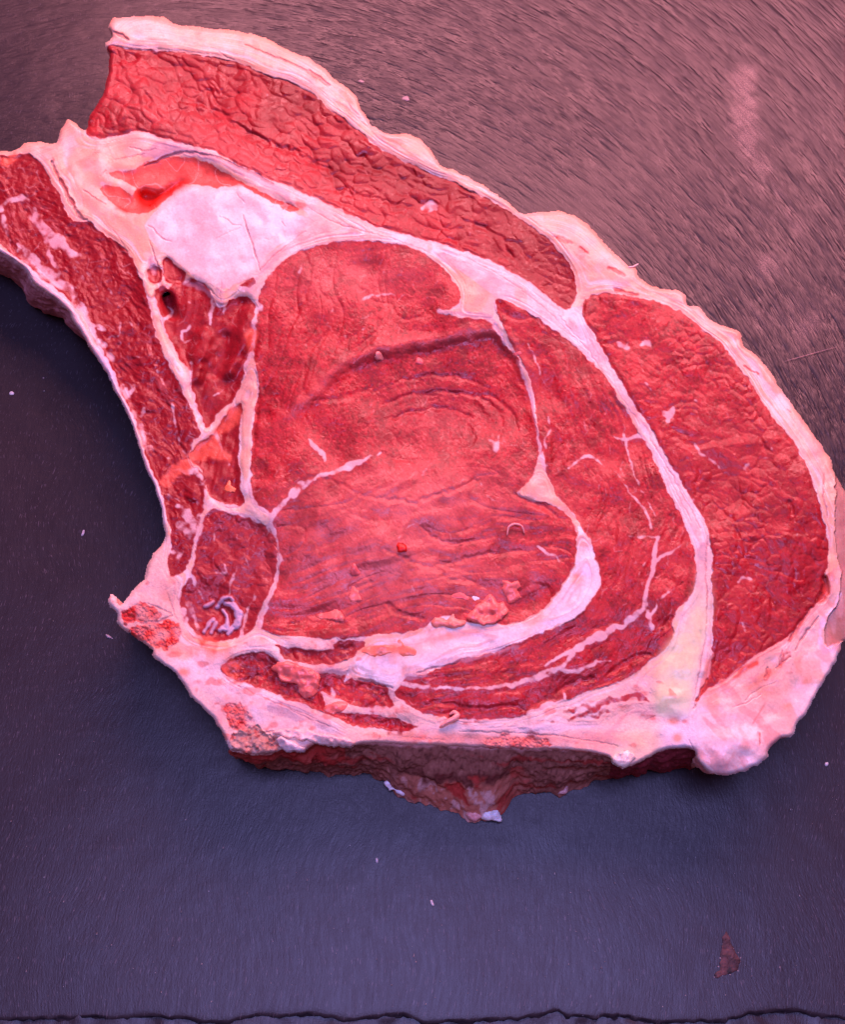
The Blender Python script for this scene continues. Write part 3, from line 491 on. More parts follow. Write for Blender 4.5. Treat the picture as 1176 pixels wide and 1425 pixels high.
A = mix(A, [.52, .34, .40], SILVER*.6*(1-fatm))
A = mix(A, np.array([.74, .11, .075]), m['t1']*(.85+.15*n_b)); A = mix(A, [.82, .42, .36], m['t1']*sst(ridged(U, V, 22, 2, 131, 5), .55, .95)*.6)
A = mix(A, [.66, .012, .006], blur(m['hole'], 3)*1.5); A = mix(A, [.5, .02, .01], blur(strokes([([(160,291),(170,291),(178,296)], [3,6,2])], 2), 1))
tn = m['tendon']*sst(V, 770, 880)
A = mix(A, [.80, .86, .46], blur(tn, 5)*.85); A = mix(A, [.66, .50, .46], blur(m['tendon']*(1-sst(V, 770, 890)), 2)*.7)
A = mix(A, [.80, .82, .46], .6*gauss(895, 1030, 34, 16, -.3)); A = mix(A, [.80, .84, .46], tn*.3*sst(noise(U*3, V*.4, 40, 2, 151), .2, 1.2))
for (cx, cy, rx, ry, c_, s_) in [(945,1020,22,24,[.88,.80,.86],.85),(938,1003,8,5,[.80,.30,.16],.8),(943,1027,6,6,[.80,.30,.16],.75),(880,1040,30,12,[.82,.70,.46],.5)]: A = mix(A, c_, s_*np.clip(gauss(cx, cy, rx, ry)*1.4, 0, 1))
A = mix(A, [.60, .018, .012], mar*.9*(.85+.3*n_b)); A = mix(A, [.78, .16, .10], mar*sst(n_c+.4*n_b, .7, 1.6)*.6)
A = mix(A, [.62, .34, .28], blur(mar, 4)*(1-mar)*.8)
# reddish brown and red along the cracks of the fat and kernel
A = mix(A, [.45, .14, .15], np.clip(FC*.65*(1-meat), 0, .65))
A = mix(A, [.60, .07, .05], .75*strokes([([(776,332),(790,337)], 4), ([(808,345),(818,353)], [5,3]), ([(848,372),(864,381)], [6,4]), ([(858,404),(886,409)], [6,4]), ([(1036,508),(1056,520)], 3.5), ([(75,235),(88,258),(104,288)], [2,6,3], .8), ([(1147,808),(1151,824),(1143,836)], [6,9,5]), ([(970,975),(982,950),(988,940)], [2,5,3]), ([(1100,892),(1118,866)], 3.5, .7), ([(1082,930),(1098,914)], [5,4], .8), ([(1066,942),(1072,932)], 6, .7), ([(1058,1020),(1058,1036)], 2), ([(232,912),(245,905)], 2, .3), ([(745,1038),(800,1046),(845,1050)], [2,4,4], .8), ([(640,1040),(700,1042)], 2, .6)], 1.5))
# orange-red tissue
ORG = np.maximum.reduce([fill(p, amp=3) for p in [[(225,668),(238,650),(255,640),(270,642),(275,652),(255,655),(240,668),(228,676)], [(262,632),(275,620),(290,608),(300,604),(306,620),(322,642),(300,640),(285,634),(270,640)],
   [(296,596),(308,580),(328,566),(336,575),(330,590),(315,598),(302,606)], [(340,470),(352,455),(357,465),(352,490),(344,495)], [(1000,950),(1030,932),(1060,915),(1040,935),(1005,955)], [(268,888),(285,885),(305,890),(300,905),(278,902)], [(308,930),(322,918),(338,926),(330,940),(345,950),(325,948)], [(410,285),(418,275),(425,280),(420,290)], [(3,222),(20,212),(24,222),(8,232)]]])
A = mix(A, [.74, .13, .075], .85*blur(ORG, 1)*(.85+.2*n_b))
# tubes of pale vein in the chine muscle
VEIN = strokes([([(318,880),(330,868),(332,852),(324,842),(312,840)], [6,9,9,8,5]), ([(306,878),(314,872),(316,860),(310,850)], [7,8,7,5]), ([(284,880),(290,868),(296,862)], [6,5,4], .8), ([(302,845),(308,836),(316,832),(324,834)], [5,6,6,5], .9), ([(285,845),(297,838)], [5,4], .7), ([(300,866),(294,880)], [5,5], .7)], 1.5)
A = mix(A, [.55, .46, .58], VEIN*.9); Z += 5*blur(VEIN, 1)
A = mix(A, [.24, .008, .015], .7*gauss(300, 815, 22, 12)+.6*gauss(322, 860, 9, 12)*(1-VEIN)+.5*strokes([([(232,418),(240,435)], [16,12])], 5))  # shade painted in the pocket hole; dark patches around the vein tubes
# silverskin edge of the rib and brown crust at the sawn corner
MEMB = strokes([([(-40,326),(0,348),(20,362),(38,378)], [8,8,7,5]), ([(26,368),(42,376),(50,390),(72,405),(92,421),(105,443),(116,460),(128,480),(142,500),(155,522),(164,546)], [5,7,8,9,9,8,8,9,11,11,6]), ([(164,546),(174,566),(184,588),(192,612),(201,640),(213,668),(222,695),(228,725)], [6,7,6,5,5,6,7,8])], 1.4, .8)
A = mix(A, [.86, .70, .68], MEMB*.95); A = mix(A, [.72, .68, .84], MEMB*.8*gauss(150, 515, 20, 28)); Z += 4*blur(MEMB, 1.5)
fatm = np.clip(np.maximum(fatm, MEMB), 0, 1)
crust = fill([(318,1020),(335,1014),(355,1012),(372,1022),(392,1030),(395,1044),(370,1052),(340,1050),(322,1045)], amp=3)
A = mix(A, [.40, .22, .17], crust*.85); A = mix(A, [.64, .46, .40], crust*sst(n_c+n_b, .6, 1.6)*.6); A = mix(A, [.40, .05, .05], crust*sst(-n_c-.8*n_b, .6, 1.6)*.7)
grn = crust*(1.2*(idb-.5)+1.6*noise(U, V, 8, 2, 84)); Z += grn
A = mix(A, [.60, .31, .25], m['skin']*.85*(.9+.15*n_b)); A = mix(A, [.40, .20, .14], m['skin']*(.7*gauss(1165, 890, 22, 22)+.6*gauss(1158, 852, 9, 16))); A = mix(A, [.72, .48, .44], m['skin']*sst(noise(U*3, V, 30, 2, 161), .3, 1.3)*.6)
A = mix(A, [.84, .72, .80], .85*strokes([([(1170,826),(1160,846),(1148,858),(1143,878),(1143,898),(1148,907),(1160,902),(1172,894)], [4,6,7,6,6,7,8,5])], 2))
A = mix(A, [.66, .09, .06], .55*m['chine']*(1-meat)*sst(noise(U, V*1.6, 20, 3, 163)+.4*n_b, .7, 1.5)); A = mix(A, [.72, .30, .28], .5*m['tail']*(1-meat)*sst(noise(U-V, (U+V)*.35, 18, 3, 165), .3, 1.2))
A = mix(A, [.78, .26, .20], .6*gauss(700, 1030, 170, 9)*(1-meat)); A = mix(A, [.84, .72, .76], .6*gauss(720, 1012, 150, 5)*(1-meat)); A = mix(A, [.62, .06, .05], .7*m['tail']*(1-m['right'])*blur(m['right'], 8)*1.6)
oedge = blur(1-inside, 6)*2*(1-meat)*sst(-V, -700, -560)
A = mix(A, [.84, .44, .30], .55*oedge*(1+.5*n_b))
A = A*(1-.09*fatm[..., None]); A = np.clip(A, .003, .92)
gl = sst(noise(U, V, 2.6, 2, 190)+.5*noise(U, V, 30, 2, 191), .55, 1.2)
wet = np.clip(.46-.04*fatm+.08*noise(U, V, 24, 3, 140)+.12*crust-.34*gl*(1-.6*fatm), .10, .8)

# ---------------------------------------------------------------- materials
def material(name): 
    mt = bpy.data.materials.new(name); mt.use_nodes = True; nt = mt.node_tree
    return mt, nt, nt.nodes, nt.links, nt.nodes['Principled BSDF']
def tissue(name, bump=.35, sss=.12, fine=.42, spec=.5, rbias=0.0, coat=0.0):
    mt, nt, N, LK, P = material(name)
    at = N.new('ShaderNodeAttribute'); at.attribute_name = 'tint'
    tc = N.new('ShaderNodeTexCoord'); mp = N.new('ShaderNodeMapping'); mp.inputs['Scale'].default_value = (1/S,)*3
    LK.new(tc.outputs['Object'], mp.inputs[0])
    n1 = N.new('ShaderNodeTexNoise'); n1.inputs['Scale'].default_value = fine; n1.inputs['Detail'].default_value = 4; n1.inputs['Roughness'].default_value = .6
    n2 = N.new('ShaderNodeTexNoise'); n2.inputs['Scale'].default_value = .11; n2.inputs['Detail'].default_value = 3
    for n in (n1, n2): LK.new(mp.outputs[0], n.inputs['Vector'])
    mr = N.new('ShaderNodeMapRange'); mr.inputs[1].default_value = .25; mr.inputs[2].default_value = .75; mr.inputs[3].default_value = .88; mr.inputs[4].default_value = 1.12
    LK.new(n1.outputs['Fac'], mr.inputs[0])
    mx = N.new('ShaderNodeVectorMath'); mx.operation = 'SCALE'; LK.new(at.outputs['Color'], mx.inputs[0]); LK.new(mr.outputs[0], mx.inputs['Scale'])
    LK.new(mx.outputs[0], P.inputs['Base Color'])
    b1 = N.new('ShaderNodeBump'); b1.inputs['Strength'].default_value = bump; b1.inputs['Distance'].default_value = 1.1*S; LK.new(n1.outputs['Fac'], b1.inputs['Height'])
    b2 = N.new('ShaderNodeBump'); b2.inputs['Strength'].default_value = bump*.8; b2.inputs['Distance'].default_value = 2.2*S; LK.new(n2.outputs['Fac'], b2.inputs['Height']); LK.new(b1.outputs[0], b2.inputs['Normal'])
    LK.new(b2.outputs[0], P.inputs['Normal'])
    ma = N.new('ShaderNodeMath'); ma.operation = 'MULTIPLY_ADD'; ma.inputs[1].default_value = 1.0; ma.inputs[2].default_value = rbias; LK.new(at.outputs['Alpha'], ma.inputs[0])
    LK.new(ma.outputs[0], P.inputs['Roughness'])
    P.inputs['Specular IOR Level'].default_value = spec
    if sss:
        P.inputs['Subsurface Weight'].default_value = sss; P.inputs['Subsurface Radius'].default_value = (1.0, .35, .25); P.inputs['Subsurface Scale'].default_value = .0016
    if coat:
        P.inputs['Coat Weight'].default_value = coat; P.inputs['Coat Roughness'].default_value = .08; P.inputs['Coat IOR'].default_value = 1.4; LK.new(b2.outputs[0], P.inputs['Coat Normal'])
    return mt
MAT_MEAT = tissue('raw_muscle', .34, .10, .40, .25, .04, .22)
MAT_FAT = tissue('beef_fat', .14, .38, .30, .35, -.06, .25)
MAT_SCRAP = tissue('loose_tissue', .08, .40, .25, .4, -.05)
MAT_BONE = tissue('sawn_bone', .5, .08, .35, .4, .05)
MAT_TENDON = tissue('yellow_tendon', .10, .25, .2, .5, -.03)
MAT_SIDE = tissue('cut_side', .55, .05, .35, .35, .12)

# ---------------------------------------------------------------- building meshes
def mesh_object(name, verts, quads, mat, tint=None, normals=None, parent=None, smooth=True):
    me = bpy.data.meshes.new(name)
    me.vertices.add(len(verts)); me.vertices.foreach_set('co', np.ascontiguousarray(verts, np.float32).ravel())
    k = quads.shape[1]; n = len(quads)
    me.loops.add(n*k); me.loops.foreach_set('vertex_index', np.ascontiguousarray(quads, np.int32).ravel())
    me.polygons.add(n); me.polygons.foreach_set('loop_start', np.arange(0, n*k, k, dtype=np.int32))
    me.update(calc_edges=True); me.validate()
    if smooth: me.polygons.foreach_set('use_smooth', np.ones(len(me.polygons), bool))
    if tint is not None:
        a = me.attributes.new('tint', 'FLOAT_COLOR', 'POINT'); a.data.foreach_set('color', np.ascontiguousarray(tint, np.float32).ravel())
    if normals is not None: me.normals_split_custom_set_from_vertices(np.ascontiguousarray(normals, np.float32))
    me.materials.append(mat)
    o = bpy.data.objects.new(name, me); COL.objects.link(o)
    if parent is not None: o.parent = parent
    return o
def thing(name, loc, label, cat, group=None):
    o = bpy.data.objects.new(name, None); COL.objects.link(o); o.location = loc; o.empty_display_size = .02
    o['label'] = label; o['category'] = cat
    if group: o['group'] = group
    return o
def tag(o, label, cat, group=None):
    o['label'] = label; o['category'] = cat
    if group: o['group'] = group
    return o

steak = thing('rib_steak', (0, 0, 0), 'large raw bone-in beef rib steak lying flat on the dark slate board', 'steak')
PX, PY = onz(U, V, Z)
P3 = np.stack([PX, PY, Z], -1)
du = np.gradient(P3, axis=1); dv = np.gradient(P3, axis=0)
Nn = np.cross(dv, du); Nn /= np.linalg.norm(Nn, axis=-1, keepdims=True); Nn *= np.sign(Nn[..., 2:3])
cls = np.zeros((GH, GW), np.int32)
NAMES = ['fat_rim', 'fat_seam', 'fat_tail', 'sawn_bone', 'fat_kernel', 'tendon', 'fat_arch', 'outer_muscle', 'outer_muscle', 'eye_muscle', 'cap_muscle', 'lower_muscle', 'chine_muscle', 'rib_meat', 'pocket_meat', 'membrane', 'fat_skin']
for i, k_ in [(1, m['seam']), (2, m['tail']), (3, m['chine']), (4, m['kernel']), (7, m['top']), (8, m['right']), (9, m['eye']), (10, m['cap']), (11, low), (12, m['side']), (13, m['rib']), (14, pock), (15, m['t1']), (6, m['arch']), (5, m['tendon']), (16, m['skin'])]:
    cls[k_ > .5] = i
MATS = [MAT_FAT, MAT_FAT, MAT_FAT, MAT_BONE, MAT_FAT, MAT_TENDON, MAT_FAT] + [MAT_MEAT]*9 + [MAT_FAT]
PLAB = {7: 'dark red knobbly strip of muscle along the top', 8: 'broad red lobe of muscle on the right', 4: 'big smooth lump of pinkish white fat', 5: 'pale yellow band of tendon', 2: 'thick pale lump of fat at the lower right corner'}
ins = inside > .5
quad_ok = ins[:-1, :-1] & ins[1:, :-1] & ins[:-1, 1:] & ins[1:, 1:]
idx = np.arange(GH*GW).reshape(GH, GW)
allq = np.stack([idx[:-1, :-1], idx[1:, :-1], idx[1:, 1:], idx[:-1, 1:]], -1)
flatP = (P3*S).reshape(-1, 3); flatN = Nn.reshape(-1, 3); tint4 = np.concatenate([A, wet[..., None]], -1).reshape(-1, 4)
for c in range(len(NAMES)):
    q = allq[quad_ok & (cls[:-1, :-1] == c)]
    if len(q) < 20: continue
    vs, inv = np.unique(q, return_inverse=True)
    o = mesh_object(NAMES[c], flatP[vs], inv.reshape(q.shape), MATS[c], tint4[vs], flatN[vs], steak)
    if c in PLAB: o['label'] = PLAB[c]

# ---------------------------------------------------------------- the sides of the steak
ring_ = warp(cr(OUTLINE, True, 1.0), .9)
seg = np.hypot(*(np.roll(ring_, -1, 0)-ring_).T); cum = np.concatenate([[0], np.cumsum(seg)])
n_r = int(cum[-1]/1.6); tt = np.linspace(0, cum[-1], n_r, endpoint=False)
ring_ = np.stack([np.interp(tt, cum, np.append(ring_[:, k], ring_[0, k])) for k in (0, 1)], 1)
ru_, rv_ = ring_[:, 0], ring_[:, 1]
def samp(Ar, u, v):
    return Ar[np.clip((v-OY).round().astype(int), 0, GH-1), np.clip((u-OX).round().astype(int), 0, GW-1)]
tang = np.roll(ring_, -3, 0)-np.roll(ring_, 3, 0); nrm = np.stack([-tang[:, 1], tang[:, 0]], 1); nrm /= np.linalg.norm(nrm, axis=1, keepdims=True)+1e-9
test = samp(inside, ru_+nrm[:, 0]*3, rv_+nrm[:, 1]*3) > .5
nrm[~test] *= -1                                                     # towards the inside
iu_, iv_ = ru_+nrm[:, 0]*1.6, rv_+nrm[:, 1]*1.6
zt = samp(Z, iu_, iv_)-.6
tx, ty = onz(iu_, iv_, zt)
# world outward normals
ox_, oy_ = onz(ru_-nrm[:, 0]*4, rv_-nrm[:, 1]*4, zt); ow = np.stack([ox_-tx, oy_-ty], 1); ow /= np.linalg.norm(ow, axis=1, keepdims=True)
BV = np.array([(300,1000),(318,1042),(325,1053),(340,1052),(352,1067),(360,1072),(400,1068),(440,1080),(470,1078),(500,1076),(530,1086),(545,1102),(560,1113),(590,1118),(620,1128),(640,1134),(655,1142),(672,1143),(690,1141),(700,1128),(712,1108),(740,1104),(780,1104),(800,1096),(860,1081),(900,1075),(940,1072),(968,1068),(975,1060)], float)
bot = (rv_ > 1025) & (ru_ > 316) & (ru_ < 968)
ribw = (ru_ < 110) & (rv_ > 320) & (rv_ < 460)
skin = (ru_ > 5000)
inset = 8+42*np.clip(-ow[:, 1], 0, 1); bx, by = tx-ow[:, 0]*inset, ty-ow[:, 1]*inset
vb = np.interp(ru_, BV[:, 0], BV[:, 1])+3.5*noise(ru_, 0*ru_, 12, 3, 7)
x2, y2 = onz(ru_, vb, 1.0); bx = np.where(bot, x2, bx); by = np.where(bot, y2, by)
x2, y2 = onz(ru_-4, rv_+24*sst(-ru_, -112, -60)+3, 1.0); bx = np.where(ribw, x2, bx); by = np.where(ribw, y2, by)
bul = np.sin(np.clip((rv_-655)/(906-655), 0, 1)*math.pi)**.5
x2, y2 = onz(ru_+60*bul, rv_+6, 1.0); bx = np.where(skin, x2, bx); by = np.where(skin, y2, by)
def rsm(a, k=4):
    kern = np.ones(2*k+1)/(2*k+1); return np.convolve(np.concatenate([a[-k:], a, a[:k]]), kern, 'valid')
soft_ = (inset > 16) & ~bot & ~ribw
sk_ = np.convolve(np.pad(soft_.astype(float), 12, mode='wrap'), np.ones(25)/25, 'valid'); bx, by = rsm(bx, 3)*(1-sk_)+rsm(bx, 24)*sk_, rsm(by, 3)*(1-sk_)+rsm(by, 24)*sk_
ROWS = 44
tv = np.linspace(0, 1, ROWS)[:, None]
arc = tt[None, :]+0*tv
bulge = np.where(skin, 10.0, np.where(bot, 3.0, 5.0)); prof = np.sin(tv*math.pi)*bulge[None]
sk_ = 0*sk_
def skm(a): return a*(1-sk_)+rsm(a, 24)*sk_
zt = skm(zt)-7*sk_; tx = skm(tx); ty = skm(ty); ow = np.stack([skm(ow[:, 0]), skm(ow[:, 1])], 1)
WX = tx[None]*(1-tv)+bx[None]*tv; WY = ty[None]*(1-tv)+by[None]*tv; WZ = zt[None]*(1-tv)+1.0*tv
hh = tv*104
ledge = noise(arc, hh, 30, 3, 201)*1.2+noise(arc, hh, 8, 2, 203)*.7
ledge += np.where(bot[None], 1.6*noise(arc/60, hh/22, 1, 2, 207)+.8*noise(arc, hh, 5, 2, 209)+1.2*noise(arc, hh, 18, 2, 210), 0)
ledge = np.where(skin[None], .5*noise(arc, hh, 60, 2, 217), ledge)
prof = prof+ledge*np.minimum(1, np.minimum(tv, 1-tv*.6)*7)
WX += ow[:, 0][None]*prof; WY += ow[:, 1][None]*prof
wn = noise(arc, hh, 22, 3, 211); ws = noise(arc/90, hh/10, 1, 3, 213); wg = noise(arc, hh, 4, 2, 215)
WA = np.zeros((ROWS, n_r, 3))+np.array([.82, .50, .44]); WA = mix(WA, [.78, .30, .24], sst(wn, .2, 1.2)*.7)
cb = np.zeros_like(WA)+np.array([.32, .13, .095]); cb = mix(cb, [.36, .03, .024], sst(ws+.5*wn, .4, 1.2)*.8); cb = mix(cb, [.46, .22, .16], sst(wg, .7, 1.5)*.6); cb = mix(cb, [.08, .018, .018], sst(-wg, .5, 1.4)*.6)
flap = np.exp(-((ru_-640)/85)**4)[None]*sst(tv+.07*wn+.05*ws, .42, .50)
cb = mix(cb, [.58, .20, .13], flap*.85); cb = mix(cb, [.48, .02, .02], flap*sst(wn+.5*ws, .2, .8)*.8); cb = mix(cb, [.74, .50, .46], flap*sst(-wn+.5*wg, .6, 1.3)*.8)
cb = mix(cb, [.10, .008, .010], np.exp(-((ru_-640)/90)**4)[None]*np.exp(-((tv+.07*wn+.05*ws-.42)/.05)**2)*.8)
cb = mix(cb, [.46, .03, .022], ((ru_ < 480)*1.0)[None]*sst(-tv+.1*wn, -.55, -.3)*.7); cb = mix(cb, [.20, .015, .03], ((ru_ > 850)*1.0)[None]*.9)  # right end coloured dark purple as the cavity's shadow
cb = mix(cb, [.74, .40, .36], sst(-tv+.03*wn, -.03, 0)*.8)
rb = np.zeros_like(WA)+np.array([.50, .22, .22]); rb = mix(rb, [.72, .50, .48], sst(-tv+.05*wn, -.14, -.03))
sk = np.zeros_like(WA)+np.array([.70, .38, .33]); sk = mix(sk, [.58, .30, .22], sst(wn, 0, 1)*.8); sk = mix(sk, [.80, .52, .50], sst(ws, .3, 1.2)*.6); sk = mix(sk, [.82, .60, .55], sst(-tv, -.06, -.01))
leftrib = (ru_ < 235) & (rv_ > 320) & (rv_ < 760)
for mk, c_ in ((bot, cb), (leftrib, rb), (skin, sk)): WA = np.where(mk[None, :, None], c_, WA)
WA = np.clip(WA, .003, .9); Wt = np.concatenate([WA, np.full((ROWS, n_r, 1), .5)], -1).reshape(-1, 4)
WP = np.stack([WX, WY, WZ], -1)
a1 = np.roll(WP, -1, 1)-np.roll(WP, 1, 1); a2 = np.gradient(WP, axis=0); wN = np.cross(a1, a2); wN /= np.linalg.norm(wN, axis=-1, keepdims=True)+1e-9
if np.mean(wN[..., 0]*ow[:, 0][None]+wN[..., 1]*ow[:, 1][None]) < 0: wN = -wN
wi = np.arange(ROWS*n_r).reshape(ROWS, n_r); wq = np.stack([wi[:-1], np.roll(wi, -1, 1)[:-1], np.roll(wi, -1, 1)[1:], wi[1:]], -1)
kind = np.where(bot, 1, np.where(leftrib, 2, np.where(skin, 3, 0)))
for c, nm in enumerate(['side_fat', 'chine_side', 'rib_side', 'fat_skin']):
    q = wq[:, kind == c].reshape(-1, 4)
    vs, inv = np.unique(q, return_inverse=True)
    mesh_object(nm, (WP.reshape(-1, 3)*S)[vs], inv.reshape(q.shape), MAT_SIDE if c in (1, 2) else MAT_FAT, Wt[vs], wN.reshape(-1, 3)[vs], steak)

# ---------------------------------------------------------------- lumps: scraps, shreds and crumbs
def lump(name, poly, thick, color, mat, base=None, parent=None, k=1.0, amp=1.5, seed=0, rough=.4, lift=0.0, var=.15):
    """irregular closed lump with traced outline lying on the steak (base=None) or on the slate (base=height)"""
    pl = np.array(poly, float); x0, y0 = pl.min(0)-4; x1, y1 = pl.max(0)+4
    gw, gh = int((x1-x0)*k)+1, int((y1-y0)*k)+1
    M = fill(poly, True, amp, x0, y0, gw, gh, k)
    vv, uu = np.mgrid[0:gh, 0:gw].astype(float); uu = uu/k+x0; vv = vv/k+y0
    d = blur(np.pad(M, 6), max(1, 1.6*k))[6:-6, 6:-6]*M
    dome = np.sqrt(np.clip((d-.35)/.65, 0, 1))
    zb = samp(blur(Z, 2), uu, vv) if base is None else np.full(uu.shape, float(base))
    n_ = noise(uu, vv, 7, 3, 11+seed*3.7)
    z = zb-1.2+lift*dome+thick*dome*(1+.3*noise(uu, vv, 11, 2, 11+seed*3.7))+.12*dome*noise(uu, vv, 3, 2, seed)
    X, Y = onz(uu, vv, z); P_ = np.stack([X, Y, z], -1)
    ok = M > .4; qk = ok[:-1, :-1] & ok[1:, :-1] & ok[:-1, 1:] & ok[1:, 1:]
    ii = np.arange(gh*gw).reshape(gh, gw); q = np.stack([ii[:-1, :-1], ii[1:, :-1], ii[1:, 1:], ii[:-1, 1:]], -1)[qk]
    if len(q) < 4: raise ValueError(name)
    vs, inv = np.unique(q, return_inverse=True)
    c = np.clip(np.asarray(color)[None, None]*(1+var*n_[..., None]), .003, .92)
    tn_ = np.concatenate([c, np.full(c.shape[:2]+(1,), rough)], -1).reshape(-1, 4)
    top = (P_*S).reshape(-1, 3)[vs]; low_ = top.copy(); zl = (zb.reshape(-1)[vs]-1.6)*S
    low_[:, 2] = np.minimum(low_[:, 2]-.3*S, zl) if base is None else np.minimum(low_[:, 2]-.1*S, (base+.2)*S)
    nv = len(vs); qi = inv.reshape(q.shape)
    # skirt on the border edges closes the lump
    ed = np.concatenate([qi[:, [0, 1]], qi[:, [1, 2]], qi[:, [2, 3]], qi[:, [3, 0]]]); key = np.sort(ed, 1); _, fi, ct = np.unique(key[:, 0].astype(np.int64)*nv+key[:, 1], return_index=True, return_counts=True)
    be = ed[fi[ct == 1]]
    skirt = np.stack([be[:, 1], be[:, 0], be[:, 0]+nv, be[:, 1]+nv], 1)
    Q = np.concatenate([qi, skirt, qi[:, ::-1]+nv])
    return mesh_object(name, np.concatenate([top, low_]), Q, mat, np.concatenate([tn_[vs], tn_[vs]]), None, parent)
CORAL = (.86, .21, .17); PINK = (.72, .14, .14); RED = (.62, .012, .008); WHITE = (.86, .82, .84); ORANGE = (.84, .2, .09)
def blobpts(cx, cy, rx, ry, a=0, n=9, seed=0):
    r = np.random.default_rng(seed); t = np.linspace(0, 2*math.pi, n, endpoint=False); k = 1+r.uniform(-.3, .3, n); c, s = math.cos(a), math.sin(a)
    return [(cx+rx*k[i]*math.cos(t[i])*c-ry*k[i]*math.sin(t[i])*s, cy+rx*k[i]*math.cos(t[i])*s+ry*k[i]*math.sin(t[i])*c) for i in range(n)]
GS = 'loose scraps of meat on the cut face'
for i, (nm, pl, th_, co, mt_, lb, ct) in enumerate([
  ('meat_crumb', blobpts(558, 761, 7.5, 7, 0, 9, 1), 6, RED, MAT_MEAT, 'tiny bright red crumb in the middle of the steak face', 'meat crumb'),
  ('fat_chip', blobpts(662, 831, 7, 4, .1, 7, 2), 3.5, WHITE, MAT_FAT, 'small white fat chip beside the coral scrap above the fat arch', 'fat chip'),
  ('meat_scrap', [(699,806),(712,810),(722,808),(728,816),(722,822),(728,832),(716,834),(708,838),(703,826)], 7, CORAL, MAT_SCRAP, 'ragged coral meat scrap just right of the big scrap, above the white fat arch', 'meat scrap'),
  ('meat_scrap', [(650,862),(655,852),(668,840),(676,830),(685,828),(692,838),(702,836),(706,848),(698,862),(686,869),(668,870)], 11, CORAL, MAT_SCRAP, 'big coral meat scrap lying on the upper edge of the white fat arch', 'meat scrap'),
  ('meat_scrap', [(376,928),(388,920),(406,920),(418,926),(440,930),(446,942),(444,958),(438,968),(424,974),(414,962),(410,952),(392,950),(386,938)], 10, CORAL, MAT_SCRAP, 'lobed coral meat scrap at the lower left, under the fat line', 'meat scrap'),
  ('meat_scrap', [(486,800),(490,784),(494,782),(501,796),(496,803)], 5, PINK, MAT_SCRAP, 'small pink pointed scrap left of the red crumb, the upper one', 'meat scrap'),
  ('meat_scrap', [(487,822),(494,815),(500,824),(506,834),(496,840),(487,836)], 5, CORAL, MAT_SCRAP, 'small pink scrap below the pointed one, left of centre', 'meat scrap'),
  ('meat_scrap', [(440,854),(456,850),(470,848),(479,858),(476,868),(462,864),(446,862)], 6, CORAL, MAT_SCRAP, 'flat pink scrap lying low left above the horizontal fat line', 'meat scrap'),
  ('meat_scrap', [(312,681),(318,668),(324,675),(331,677),(328,684),(320,684)], 5, ORANGE, MAT_SCRAP, 'small orange scrap in the dark pocket beside the rib', 'meat scrap'),
  ('meat_scrap', blobpts(640, 830, 14, 5, .1, 9, 8), 4, PINK, MAT_SCRAP, 'thin pink shred left of the white chip', 'meat scrap'),
  ('meat_scrap', [(600,872),(604,858),(622,862),(628,852),(636,860),(650,866),(640,873)], 6, (.80,.27,.20), MAT_SCRAP, 'pale coral shred lying along the fat arch, left of the big scrap', 'meat scrap'),
  ('meat_scrap', [(500,905),(520,897),(545,898),(556,889),(566,898),(582,904),(576,914),(545,913),(520,916)], 3, (.80,.24,.15), MAT_SCRAP, 'orange meat smear on the left end of the white fat arch', 'meat scrap'),
  ('meat_scrap', blobpts(527, 497, 7, 5, .6, 8, 9), 5, (.70,.26,.22), MAT_SCRAP, 'small pale pink tuft on the lip above the hollow', 'meat scrap'),
  ('meat_scrap', blobpts(584, 502, 6, 5, 1.0, 8, 10), 4, PINK, MAT_SCRAP, 'tiny pink tuft just under the lip of the hollow', 'meat scrap'),
  ('meat_scrap', [(712,492),(718,488),(728,486),(727,492),(720,494),(716,500)], 4, PINK, MAT_SCRAP, 'tiny pink shred at the thin grey seam right of the hollow', 'meat scrap'),
  ('meat_scrap', [(449,990),(455,980),(470,975),(486,978),(480,988),(465,995)], 5, CORAL, MAT_SCRAP, 'coral shred below the lobed scrap near the chine', 'meat scrap'),
  ]):
    tag(lump(nm, pl, th_*.62, co, mt_, None, None, 1.0 if max(np.ptp(np.array(pl), axis=0)) > 18 else 2.0, 1.6, i, .34), lb, ct, GS if nm == 'meat_scrap' else None)
# curls and shards that belong to the steak
for i, (nm, pl, th_, co) in enumerate([('fat_shard', [(676,1128),(690,1124),(700,1143),(680,1142),(668,1139)], 6, WHITE), ('fat_shard', [(534,1087),(552,1086),(566,1094),(560,1108),(552,1104),(548,1098),(541,1100)], 5, (.80,.70,.74)), ('fat_shard', [(648,1132),(660,1128),(672,1134),(664,1142),(652,1140)], 6, (.74,.36,.34)), ('fat_shard', [(776,1104),(784,1092),(792,1094),(786,1104)], 4, (.66,.36,.34))]):
    lump(nm, pl, th_, co, MAT_FAT, 8, steak, 2.0, 1.2, 40+i, .4)
for i, (nm, pl, th_, co) in enumerate([('bone_splinter', [(384,1032),(392,1024),(400,1028),(410,1034),(424,1042),(422,1048),(410,1045),(398,1047),(390,1040)], 6, (.84,.68,.66)), ('bone_splinter', [(376,1020),(395,1012),(425,1015),(460,1024),(490,1028),(494,1036),(470,1040),(440,1034),(410,1028)], 6, (.84,.58,.52)), ('bone_splinter', [(850,1056),(860,1046),(874,1044),(886,1054),(872,1068),(860,1066)], 6, (.86,.74,.62))]):
    lump(nm, pl, th_, co, MAT_FAT, None, steak, 1.5, 1.2, 60+i, .4)

